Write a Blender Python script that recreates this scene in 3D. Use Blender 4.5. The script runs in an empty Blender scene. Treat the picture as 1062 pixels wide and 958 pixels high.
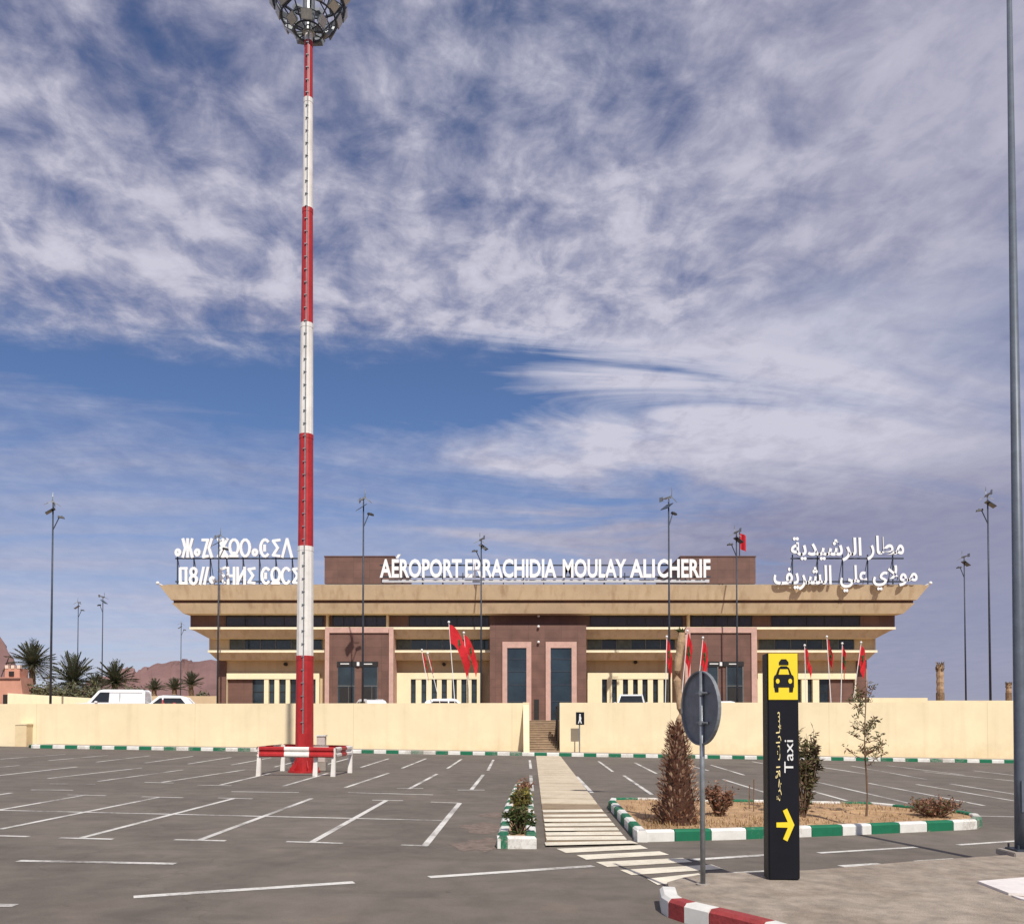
import bpy, bmesh, math, random, unicodedata
from mathutils import Vector, Matrix
R = math.radians
random.seed(7)
sc = bpy.context.scene
COL = sc.collection

# ------------------------------------------------------------------ camera
F = 890.0; PITCH = 1.45; EYE = 1.8; HOR = 746.0
PP = HOR - F*math.tan(R(PITCH))
cd = bpy.data.cameras.new('camera'); cam = bpy.data.objects.new('camera', cd); COL.objects.link(cam)
cam.location = (0, 0, EYE); cam.rotation_euler = (R(90+PITCH), 0, 0)
cd.sensor_fit = 'HORIZONTAL'; cd.sensor_width = 36.0; cd.lens = 36.0*F/1062.0
cd.shift_y = (PP-479.0)/1062.0
cd.clip_start = 0.1; cd.clip_end = 20000
sc.camera = cam

# ------------------------------------------------------------------ light
SUN_EL = 48.0; SUN_AZ = 16.0      # sun stands behind the camera, to its right
sd = bpy.data.lights.new('sun', 'SUN'); sun = bpy.data.objects.new('sun', sd); COL.objects.link(sun)
sd.energy = 4.45; sd.angle = R(0.55); sd.color = (1.0, 0.945, 0.86)
sv = Vector((math.sin(R(SUN_AZ))*math.cos(R(SUN_EL)), -math.cos(R(SUN_AZ))*math.cos(R(SUN_EL)), math.sin(R(SUN_EL))))
sun.rotation_euler = sv.to_track_quat('Z', 'Y').to_euler()
sun.location = (30, -60, 70)
vs = sc.view_settings
vs.view_transform = 'Standard'; vs.look = 'None'; vs.gamma = 1.0; vs.exposure = 0.0; vs.use_curve_mapping = False

# ------------------------------------------------------------------ sky: Nishita plus a layer of real-direction clouds
W = bpy.data.worlds.new('World'); sc.world = W; W.use_nodes = True
nt = W.node_tree; nt.nodes.clear(); L = nt.links
def N(t, **kw):
    n = nt.nodes.new(t)
    for k, v in kw.items(): setattr(n, k, v)
    return n
def lk(s, d):
    if isinstance(s, (int, float)): d.default_value = s
    elif isinstance(s, tuple): d.default_value = s
    else: L.new(s, d)
def m(op, a, b=0.0, c=0.0, clamp=False):
    n = N('ShaderNodeMath', operation=op, use_clamp=clamp)
    lk(a, n.inputs[0]); lk(b, n.inputs[1]); lk(c, n.inputs[2]); return n.outputs[0]
def smooth(v, lo, hi, a=0.0, b=1.0):
    n = N('ShaderNodeMapRange', interpolation_type='SMOOTHSTEP')
    lk(v, n.inputs[0]); n.inputs[1].default_value = lo; n.inputs[2].default_value = hi
    n.inputs[3].default_value = a; n.inputs[4].default_value = b; return n.outputs[0]
def mixc(f, a, b):
    n = N('ShaderNodeMix', data_type='RGBA'); lk(f, n.inputs[0]); lk(a, n.inputs[6]); lk(b, n.inputs[7]); return n.outputs[2]
def noise(vec, sc_, det=6, rough=.55, dist=0.0):
    n = N('ShaderNodeTexNoise'); lk(vec, n.inputs['Vector']); n.inputs['Scale'].default_value = sc_
    n.inputs['Detail'].default_value = det; n.inputs['Roughness'].default_value = rough; n.inputs['Distortion'].default_value = dist
    return n.outputs[0]
tc = N('ShaderNodeTexCoord'); sx = N('ShaderNodeSeparateXYZ'); L.new(tc.outputs['Generated'], sx.inputs[0])
X, Y, Z = sx.outputs
hor = m('SQRT', m('ADD', m('MULTIPLY', X, X), m('MULTIPLY', Y, Y)))
el = m('ARCTAN2', Z, hor)                 # elevation
az = m('ARCTAN2', X, Y)                   # azimuth from the view of the airport
den = m('ADD', m('MAXIMUM', Z, 0.0), 0.10)
px_, py_ = m('DIVIDE', X, den), m('DIVIDE', Y, den)
def comb(a, b, c=0.0):
    n = N('ShaderNodeCombineXYZ'); lk(a, n.inputs[0]); lk(b, n.inputs[1]); lk(c, n.inputs[2]); return n.outputs[0]
plane = comb(px_, py_)
def lin(ax, ay, off=0.0): return m('ADD', m('ADD', m('MULTIPLY', px_, ax), m('MULTIPLY', py_, ay)), off)
streak = comb(lin(.55, .10), lin(-.35, 1.9), 3.1)       # long fibres fanning out
rip = comb(lin(5.2, 1.2), lin(-.9, 3.4), 9.0)           # small ripples
n_big = noise(plane, 0.85, 3, .5, .4)
n_str = noise(streak, 1.5, 7, .54, .9)
n_rip = noise(rip, 2.0, 5, .55, .5)
n_mot = noise(plane, 8.5, 8, .66, .3)
el2 = m('ADD', el, m('MULTIPLY', m('SUBTRACT', n_str, .5), .10))
deck = smooth(m('ADD', m('ADD', el2, m('MULTIPLY', m('SUBTRACT', n_mot, .5), .05)), m('MULTIPLY', az, -.070)), .400, .455)
calm = smooth(az, .05, .55, 1.0, .35)
right = smooth(m('ADD', az, m('ADD', m('MULTIPLY', m('SUBTRACT', n_big, .5), .35), m('MULTIPLY', m('SUBTRACT', n_str, .5), .95))), -.08, .24)
glow = m('MULTIPLY', m('MULTIPLY', smooth(az, -.12, .10), smooth(az, .62, .38)), m('MULTIPLY', smooth(el2, .22, .33), smooth(el2, .47, .40)))
# lower zone: veil gets denser to the right
veil = m('ADD', m('MULTIPLY', right, .50), smooth(el, .42, .08, .06, .74))
blob = m('MULTIPLY', smooth(az, -.65, -.12, .45, 1.0), smooth(el2, .27, .37))
lowamp = m('MULTIPLY', smooth(el, .12, .34, .75, 2.2), smooth(az, .0, .35, 1.0, .60))
lowcov = m('ADD', m('ADD', veil, m('MULTIPLY', m('SUBTRACT', n_str, .5), lowamp)), m('MULTIPLY', m('SUBTRACT', n_mot, .5), .22))
lowcov = m('ADD', lowcov, m('MULTIPLY', glow, .30))
lowcov = m('SUBTRACT', lowcov, m('MULTIPLY', m('SUBTRACT', 1.0, right), m('MULTIPLY', blob, .62)), clamp=True)
dtex = m('ADD', m('ADD', m('MULTIPLY', m('SUBTRACT', n_mot, .5), 1.5), m('MULTIPLY', m('SUBTRACT', n_rip, .5), 1.5)), m('ADD', m('MULTIPLY', m('SUBTRACT', n_str, .5), .9), m('MULTIPLY', m('SUBTRACT', n_big, .5), 1.5)))
hole = m('MULTIPLY', m('MULTIPLY', smooth(az, -.30, -.08), smooth(az, .30, .02)), smooth(el, .54, .68))
deckcov = m('SUBTRACT', m('ADD', m('ADD', .74, m('MULTIPLY', smooth(az, .1, .5), .2)), m('MULTIPLY', dtex, calm)), m('MULTIPLY', hole, .30), clamp=True)
cov = m('ADD', m('MULTIPLY', deckcov, deck), m('MULTIPLY', lowcov, m('SUBTRACT', 1.0, deck)), clamp=True)
shade = m('ADD', m('ADD', .54, m('MULTIPLY', m('MULTIPLY', dtex, smooth(el, .18, .36, .35, 1.0)), m('MULTIPLY', calm, .95))), m('MULTIPLY', m('MULTIPLY', smooth(az, -.05, .30), smooth(el, .30, .20)), -.42))
cl_dark = mixc(smooth(el, .02, .34), (.290, .295, .420, 1), (.235, .228, .350, 1))
cl_lite = mixc(smooth(el, .02, .34), (.520, .510, .620, 1), (.640, .628, .730, 1))
shade = m('ADD', shade, m('ADD', m('MULTIPLY', glow, .45), m('MULTIPLY', smooth(el, .20, .02), smooth(az, .25, -.45, 0, .60))), clamp=True)
cloud = mixc(shade, cl_dark, cl_lite)
sky = N('ShaderNodeTexSky', sky_type='NISHITA'); sky.sun_disc = False
sky.sun_elevation = R(SUN_EL); sky.sun_rotation = math.pi - R(SUN_AZ)
sky.air_density = 1.0; sky.dust_density = .6; sky.ozone_density = 3.0; sky.altitude = 1000
SKY_K = 0.10
skyd = N('ShaderNodeVectorMath', operation='MULTIPLY'); L.new(sky.outputs[0], skyd.inputs[0]); skyd.inputs[1].default_value = (.80, .84, 1.0)
cls = N('ShaderNodeVectorMath', operation='SCALE'); L.new(cloud, cls.inputs[0]); cls.inputs['Scale'].default_value = 1.0/SKY_K
fin = mixc(m('MULTIPLY', cov, .93), skyd.outputs[0], cls.outputs[0])
bg = N('ShaderNodeBackground'); L.new(fin, bg.inputs[0]); bg.inputs[1].default_value = SKY_K
wo = N('ShaderNodeOutputWorld'); L.new(bg.outputs[0], wo.inputs[0])

# ------------------------------------------------------------------ measuring helpers (ground falls gently to the right)
SL = 0.0154
cp, sp = math.cos(R(PITCH)), math.sin(R(PITCH))
def ray(px, py):
    xc = (px-531.0)/F; yc = (PP-py)/F
    return Vector((xc, cp-yc*sp, sp+yc*cp))
def P(px, py, D):
    d = ray(px, py); t = D/d.y; return Vector((d.x*t, D, EYE+d.z*t))
def gz(x): return -SL*max(-70, min(70, x))
def G(px, py, h=0.0):
    d = ray(px, py); t = (EYE-h)/(-d.z-SL*d.x); return Vector((d.x*t, d.y*t, EYE+d.z*t))
def PX(px, D, py=HOR): return P(px, py, D).x
def PZ(py, D): return P(531, py, D).z

# ------------------------------------------------------------------ materials
def mat(name, col, rough=.8, var=.12, scale=3.0, bump=0.0, bscale=40.0, metal=0.0, col2=None, stain=0.0, emit=None, spec=.3, streaks=0.0, coord='Object'):
    ma = bpy.data.materials.new(name); ma.use_nodes = True; t = ma.node_tree; b = t.nodes['Principled BSDF']
    b.inputs['Roughness'].default_value = rough; b.inputs['Metallic'].default_value = metal
    b.inputs['Specular IOR Level'].default_value = spec
    c = t.nodes.new('ShaderNodeTexCoord'); n = t.nodes.new('ShaderNodeTexNoise'); t.links.new(c.outputs[coord], n.inputs['Vector'])
    n.inputs['Scale'].default_value = scale; n.inputs['Detail'].default_value = 8; n.inputs['Roughness'].default_value = .65
    r = t.nodes.new('ShaderNodeValToRGB'); t.links.new(n.outputs[0], r.inputs[0])
    c2 = col2 if col2 else [x*(1-var*2.2) for x in col]; c3 = col if col2 else [min(1, x*(1+var)) for x in col]
    r.color_ramp.elements[0].position = .3; r.color_ramp.elements[0].color = (*c2, 1)
    r.color_ramp.elements[1].position = .68; r.color_ramp.elements[1].color = (*c3, 1)
    out = r.outputs[0]
    def mul(src, fac, dark):
        x = t.nodes.new('ShaderNodeMix'); x.data_type = 'RGBA'; x.blend_type = 'MULTIPLY'
        t.links.new(fac, x.inputs[0]); t.links.new(src, x.inputs[6]); x.inputs[7].default_value = (*dark, 1); return x.outputs[2]
    def ramp(src, a, b_):
        x = t.nodes.new('ShaderNodeMapRange'); t.links.new(src, x.inputs[0]); x.inputs[1].default_value = a; x.inputs[2].default_value = b_; return x.outputs[0]
    if stain:
        n2 = t.nodes.new('ShaderNodeTexNoise'); t.links.new(c.outputs[coord], n2.inputs['Vector']); n2.inputs['Scale'].default_value = scale*.22; n2.inputs['Detail'].default_value = 5; n2.inputs['Distortion'].default_value = .8
        out = mul(out, ramp(n2.outputs[0], .42, .75), [1-stain*.9, 1-stain, 1-stain*1.1])
    if streaks:
        mp = t.nodes.new('ShaderNodeMapping'); t.links.new(c.outputs[coord], mp.inputs[0]); mp.inputs['Scale'].default_value = (1.6, 1.6, .10)
        n3 = t.nodes.new('ShaderNodeTexNoise'); t.links.new(mp.outputs[0], n3.inputs['Vector']); n3.inputs['Scale'].default_value = 1.5; n3.inputs['Detail'].default_value = 6
        out = mul(out, ramp(n3.outputs[0], .50, .78), [1-streaks*.8, 1-streaks, 1-streaks*1.15])
    t.links.new(out, b.inputs['Base Color'])
    if bump:
        n4 = t.nodes.new('ShaderNodeTexNoise'); t.links.new(c.outputs[coord], n4.inputs['Vector']); n4.inputs['Scale'].default_value = bscale; n4.inputs['Detail'].default_value = 6
        bp = t.nodes.new('ShaderNodeBump'); bp.inputs['Strength'].default_value = bump; bp.inputs['Distance'].default_value = .02
        t.links.new(n4.outputs[0], bp.inputs['Height']); t.links.new(bp.outputs[0], b.inputs['Normal'])
    if emit:
        b.inputs['Emission Color'].default_value = (*emit[0], 1); b.inputs['Emission Strength'].default_value = emit[1]
    return ma
def stone_mat(name, a, b_, mortar, sx_, sz_):
    ma = bpy.data.materials.new(name); ma.use_nodes = True; t = ma.node_tree; b = t.nodes['Principled BSDF']; b.inputs['Roughness'].default_value = .65
    c = t.nodes.new('ShaderNodeTexCoord'); mp = t.nodes.new('ShaderNodeMapping'); t.links.new(c.outputs['Object'], mp.inputs[0]); mp.inputs['Rotation'].default_value = (R(90), 0, 0)
    k = t.nodes.new('ShaderNodeTexBrick'); t.links.new(mp.outputs[0], k.inputs[0])
    k.inputs['Color1'].default_value = (*a, 1); k.inputs['Color2'].default_value = (*b_, 1); k.inputs['Mortar'].default_value = (*mortar, 1)
    k.inputs['Scale'].default_value = 1; k.inputs['Brick Width'].default_value = sx_; k.inputs['Row Height'].default_value = sz_; k.inputs['Mortar Size'].default_value = .012; k.offset = .0
    n = t.nodes.new('ShaderNodeTexNoise'); t.links.new(c.outputs['Object'], n.inputs['Vector']); n.inputs['Scale'].default_value = 1.2; n.inputs['Detail'].default_value = 8
    x = t.nodes.new('ShaderNodeMix'); x.data_type = 'RGBA'; x.blend_type = 'OVERLAY'; x.inputs[0].default_value = .45
    t.links.new(k.outputs[0], x.inputs[6]); t.links.new(n.outputs[0], x.inputs[7]); t.links.new(x.outputs[2], b.inputs['Base Color'])
    return ma
M = {}
def asphalt():
    ma = bpy.data.materials.new('asphalt'); ma.use_nodes = True; t = ma.node_tree; b = t.nodes['Principled BSDF']; lk_ = t.links.new
    b.inputs['Roughness'].default_value = .86; b.inputs['Specular IOR Level'].default_value = .25
    c = t.nodes.new('ShaderNodeTexCoord').outputs['Object']
    def nz(s, d=6, dist=0, mp=None, r=.6):
        n = t.nodes.new('ShaderNodeTexNoise'); src = c
        if mp:
            q = t.nodes.new('ShaderNodeMapping'); q.inputs['Scale'].default_value = mp; lk_(c, q.inputs[0]); src = q.outputs[0]
        lk_(src, n.inputs['Vector']); n.inputs['Scale'].default_value = s; n.inputs['Detail'].default_value = d; n.inputs['Distortion'].default_value = dist; n.inputs['Roughness'].default_value = r; return n.outputs[0]
    def rmp(v, a, b_, c1, c2):
        r = t.nodes.new('ShaderNodeValToRGB'); lk_(v, r.inputs[0]); r.color_ramp.elements[0].position = a; r.color_ramp.elements[1].position = b_
        r.color_ramp.elements[0].color = (*c1, 1); r.color_ramp.elements[1].color = (*c2, 1); return r.outputs[0]
    def mx(mode, f, a, b_):
        x = t.nodes.new('ShaderNodeMix'); x.data_type = 'RGBA'; x.blend_type = mode
        if isinstance(f, float): x.inputs[0].default_value = f
        else: lk_(f, x.inputs[0])
        lk_(a, x.inputs[6])
        if isinstance(b_, tuple): x.inputs[7].default_value = b_
        else: lk_(b_, x.inputs[7])
        return x.outputs[2]
    base = rmp(nz(.22, 5, 1.2), .32, .72, (.142, .122, .103), (.198, .172, .143))
    fine = rmp(nz(55, 4), .25, .75, (.45, .45, .45), (.62, .61, .60))
    o = mx('OVERLAY', .9, base, fine)
    mid = rmp(nz(2.3, 7, .4), .35, .7, (.72, .72, .73), (1.0, 1.0, 1.0)); o = mx('MULTIPLY', .85, o, mid)
    tyre = rmp(nz(1.1, 5, .3, (.18, 1.6, 1)), .50, .74, (1, 1, 1), (.74, .74, .76)); o = mx('MULTIPLY', .7, o, tyre)
    dust = rmp(nz(.5, 6, 1.5), .56, .80, (0, 0, 0), (1, 1, 1)); 
    o = mx('MIX', mx('MULTIPLY', 1.0, dust, (.35, .35, .35, 1)), o, (.25, .19, .15, 1))
    v = t.nodes.new('ShaderNodeTexVoronoi'); v.feature = 'DISTANCE_TO_EDGE'; v.inputs['Scale'].default_value = .13
    wv = t.nodes.new('ShaderNodeMix'); wv.data_type = 'RGBA'; wv.inputs[0].default_value = .12
    nn = t.nodes.new('ShaderNodeTexNoise'); lk_(c, nn.inputs['Vector']); nn.inputs['Scale'].default_value = .8; nn.inputs['Detail'].default_value = 6
    ad = t.nodes.new('ShaderNodeVectorMath'); ad.operation = 'MULTIPLY_ADD'; lk_(nn.outputs['Color'], ad.inputs[0]); ad.inputs[1].default_value = (2.5, 2.5, 0); lk_(c, ad.inputs[2]); lk_(ad.outputs[0], v.inputs['Vector'])
    ck = rmp(v.outputs['Distance'], .0005, .0035, (.72, .72, .72), (1, 1, 1)); o = mx('MULTIPLY', .5, o, ck)
    oil = rmp(nz(3.4, 3, .2), .70, .80, (1, 1, 1), (.62, .61, .62)); o = mx('MULTIPLY', .8, o, oil)
    pv = t.nodes.new('ShaderNodeTexVoronoi'); pv.distance = 'CHEBYCHEV'; pv.inputs['Scale'].default_value = .12; pv.inputs['Randomness'].default_value = .8; lk_(c, pv.inputs['Vector'])
    patch = rmp(pv.outputs['Distance'], .16, .165, (.90, .90, .905), (1, 1, 1)); o = mx('MULTIPLY', .8, o, patch)
    lk_(o, b.inputs['Base Color'])
    bp = t.nodes.new('ShaderNodeBump'); bp.inputs['Strength'].default_value = .5; bp.inputs['Distance'].default_value = .012; lk_(nz(70, 5), bp.inputs['Height']); lk_(bp.outputs[0], b.inputs['Normal'])
    return ma
M['asphalt'] = asphalt()
def worn_paint(name, col, under, wear=.55, lo=.92, hi=1.25):
    ma = mat(name, col, .7, .08, 4)
    t = ma.node_tree; b = t.nodes['Principled BSDF']; src = b.inputs['Base Color'].links[0].from_socket
    c = t.nodes.new('ShaderNodeTexCoord'); n = t.nodes.new('ShaderNodeTexNoise'); t.links.new(c.outputs['Object'], n.inputs['Vector']); n.inputs['Scale'].default_value = 14; n.inputs['Detail'].default_value = 9; n.inputs['Roughness'].default_value = .8
    n2 = t.nodes.new('ShaderNodeTexNoise'); t.links.new(c.outputs['Object'], n2.inputs['Vector']); n2.inputs['Scale'].default_value = .8
    a = t.nodes.new('ShaderNodeMath'); a.operation = 'ADD'; t.links.new(n.outputs[0], a.inputs[0]); t.links.new(n2.outputs[0], a.inputs[1])
    r = t.nodes.new('ShaderNodeMapRange'); t.links.new(a.outputs[0], r.inputs[0]); r.inputs[1].default_value = lo; r.inputs[2].default_value = hi; r.inputs[4].default_value = wear
    x = t.nodes.new('ShaderNodeMix'); x.data_type = 'RGBA'; t.links.new(r.outputs[0], x.inputs[0]); t.links.new(src, x.inputs[6]); x.inputs[7].default_value = (*under, 1)
    t.links.new(x.outputs[2], b.inputs['Base Color']); return ma
M['line'] = worn_paint('road_paint', (.68, .66, .61), (.17, .15, .13), .95)
M['zebra'] = worn_paint('zebra_paint', (.78, .72, .58), (.30, .23, .16), .40)
M['cream'] = mat('cream_render', (.83, .70, .46), .9, .035, .8, .25, 60, streaks=.10, stain=.06)
def splash(ma, zlo, zhi, dark, jw=4.2):
    t = ma.node_tree; b = t.nodes['Principled BSDF']; src = b.inputs['Base Color'].links[0].from_socket; g_ = t.nodes.new('ShaderNodeNewGeometry'); sp_ = t.nodes.new('ShaderNodeSeparateXYZ'); t.links.new(g_.outputs['Position'], sp_.inputs[0])
    n = t.nodes.new('ShaderNodeTexNoise'); t.links.new(g_.outputs['Position'], n.inputs['Vector']); n.inputs['Scale'].default_value = 1.7; n.inputs['Detail'].default_value = 9; n.inputs['Roughness'].default_value = .7
    a = t.nodes.new('ShaderNodeMath'); a.operation = 'MULTIPLY_ADD'; t.links.new(n.outputs[0], a.inputs[0]); a.inputs[1].default_value = -2.6; t.links.new(sp_.outputs[2], a.inputs[2])
    q = t.nodes.new('ShaderNodeMapRange'); t.links.new(a.outputs[0], q.inputs[0]); q.inputs[1].default_value = zlo; q.inputs[2].default_value = zhi; q.inputs[3].default_value = .75; q.inputs[4].default_value = 0
    x = t.nodes.new('ShaderNodeMix'); x.data_type = 'RGBA'; x.blend_type = 'MULTIPLY'; t.links.new(q.outputs[0], x.inputs[0]); t.links.new(src, x.inputs[6]); x.inputs[7].default_value = (*dark, 1)
    md = t.nodes.new('ShaderNodeMath'); md.operation = 'PINGPONG'; t.links.new(sp_.outputs[0], md.inputs[0]); md.inputs[1].default_value = jw
    lt = t.nodes.new('ShaderNodeMath'); lt.operation = 'LESS_THAN'; t.links.new(md.outputs[0], lt.inputs[0]); lt.inputs[1].default_value = .012
    ml = t.nodes.new('ShaderNodeMath'); ml.operation = 'MULTIPLY'; t.links.new(lt.outputs[0], ml.inputs[0]); ml.inputs[1].default_value = .35
    y = t.nodes.new('ShaderNodeMix'); y.data_type = 'RGBA'; y.blend_type = 'MULTIPLY'; t.links.new(ml.outputs[0], y.inputs[0]); t.links.new(x.outputs[2], y.inputs[6]); y.inputs[7].default_value = (.45, .40, .34, 1)
    t.links.new(y.outputs[2], b.inputs['Base Color'])
splash(M['cream'], -1.9, -.6, (.84, .78, .70))
M['panel'] = mat('pale_yellow_render', (.86, .77, .52), .88, .03, 1.2, streaks=.06)
M['tan'] = mat('tan_render', (.66, .51, .33), .88, .06, .7, streaks=.32, stain=.10)
M['tanwall'] = mat('tan_wall_render', (.60, .46, .295), .9, .05, .6, streaks=.15)
M['ledge'] = mat('ledge_paint', (.86, .78, .56), .8, .04, 2, streaks=.1)
M['brown'] = stone_mat('brown_stone_cladding', (.140, .070, .052), (.168, .084, .062), (.10, .053, .040), 1.2, .6)
M['browndark'] = stone_mat('dark_stone_cladding', (.12, .058, .046), (.14, .066, .052), (.08, .04, .032), 1.2, .6)
M['pink'] = mat('pink_stone_frame', (.56, .36, .30), .75, .07, 2.5)
M['glass'] = mat('dark_window_glass', (.030, .045, .055), .08, .3, .4, spec=.6)
M['bluglass'] = mat('blue_window_glass', (.022, .040, .055), .10, .25, .5, spec=.7)
M['frame'] = mat('dark_frame', (.03, .028, .027), .5)
M['greyframe'] = mat('grey_window_frame', (.16, .16, .155), .5)
M['white'] = mat('white_paint', (.80, .80, .78), .5, .05, 5)
M['letter'] = mat('white_letter_face', (.86, .86, .86), .4, .02, 3, emit=None)
M['letside'] = mat('dark_letter_side', (.10, .10, .11), .6)
M['red'] = mat('red_paint', (.44, .024, .026), .45, .10, 4, stain=.15, streaks=.3, spec=.4)
M['mastwhite'] = mat('mast_white_paint', (.80, .77, .72), .5, .06, 3, stain=.12, streaks=.25)
M['galv'] = mat('galvanised_steel', (.30, .32, .33), .45, .15, 12, metal=.5)
M['steel'] = mat('dark_blue_steel', (.055, .065, .085), .5, .15, 5, metal=.2)
M['polegrey'] = mat('grey_painted_steel', (.115, .135, .165), .45, .10, 6, metal=.1)
M['black'] = mat('black_panel', (.008, .009, .014), .45, .12, 3, spec=.25)
M['blackside'] = mat('black_panel_side', (.010, .010, .011), .5, .1, 3)
M['yellow'] = mat('yellow_panel', (.87, .66, .035), .45, .03, 6)
M['cream_text'] = mat('cream_lettering', (.86, .72, .36), .5, .03, 6)
M['flagred'] = mat('red_cloth', (.58, .022, .030), .8, .1, 6)
M['flaggreen'] = mat('green_cloth', (.01, .12, .04), .8, .1, 6)
M['kgreen'] = mat('green_kerb_paint', (.010, .145, .070), .6, .15, 5, .3, 40, stain=.25)
M['kwhite'] = mat('white_kerb_paint', (.72, .71, .67), .7, .08, 6, .3, 40, stain=.22)
M['kgreen'] = worn_paint('worn_green_kerb_paint', (.012, .150, .075), (.34, .31, .27), .8, 1.08, 1.22)
M['kwhite'] = worn_paint('worn_white_kerb_paint', (.72, .71, .66), (.42, .37, .31), .75, 1.08, 1.22)
M['kred'] = mat('red_kerb_paint', (.36, .055, .055), .6, .15, 5, .3, 40, stain=.2)
M['kcon'] = mat('kerb_concrete', (.34, .30, .26), .9, .1, 5)
M['paver'] = mat('walkway_concrete', (.37, .31, .25), .92, .16, 5, .8, 60, stain=.30)
M['pathcon'] = mat('path_concrete', (.60, .51, .38), .92, .07, 2.2, .4, 40, stain=.15)
M['pathdark'] = mat('brown_path_paving', (.30, .225, .15), .92, .12, 3, .4, 40)
M['soil'] = mat('orange_soil', (.56, .37, .20), 1, .1, 5, 1.0, 18, col2=(.33, .20, .115), stain=.25)
M['sand'] = mat('pale_earth', (.40, .28, .18), 1, .12, .05, .5, 2)
M['stair'] = mat('stair_stone', (.33, .235, .155), .85, .15, 3, .3, 30)
M['slab'] = mat('pale_slab', (.76, .71, .67), .6, .06, 7)
M['rockhill'] = mat('mauve_rock', (.215, .125, .115), 1, .2, .004, .8, .02)
M['salmon'] = mat('salmon_render', (.56, .29, .21), .9, .08, 1)
M['bark'] = mat('palm_bark', (.30, .20, .12), .95, .2, 9, 1, 25, col2=(.13, .085, .05))
M['bark2'] = mat('smooth_palm_bark', (.50, .34, .20), .9, .15, 6, .6, 20, col2=(.28, .185, .115))
M['dryleaf'] = mat('dry_frond', (.40, .21, .13), .9, .2, 9, col2=(.12, .045, .032), coord='Object')
M['palmleaf'] = mat('palm_frond', (.17, .175, .105), .7, .2, .8, col2=(.065, .075, .05))
M['oliveleaf'] = mat('olive_leaf', (.15, .13, .055), .8, .2, 5, col2=(.060, .065, .026))
M['greenleaf'] = mat('green_leaf', (.075, .105, .022), .75, .2, 8, col2=(.020, .038, .012))
M['yelleaf'] = mat('yellow_green_leaf', (.26, .22, .045), .8, .2, 8, col2=(.10, .085, .025))
M['twig'] = mat('brown_twig', (.20, .13, .085), .95, .2, 9)
M['carwhite'] = mat('car_white', (.78, .79, .80), .25, .02, 2, spec=.6)
M['carglass'] = mat('car_glass', (.02, .022, .025), .08, .1, 2, spec=.6)
M['rubber'] = mat('rubber', (.02, .02, .02), .9)
M['lens'] = mat('lamp_glass', (.50, .49, .44), .2, .1, 9, spec=.7)

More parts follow.
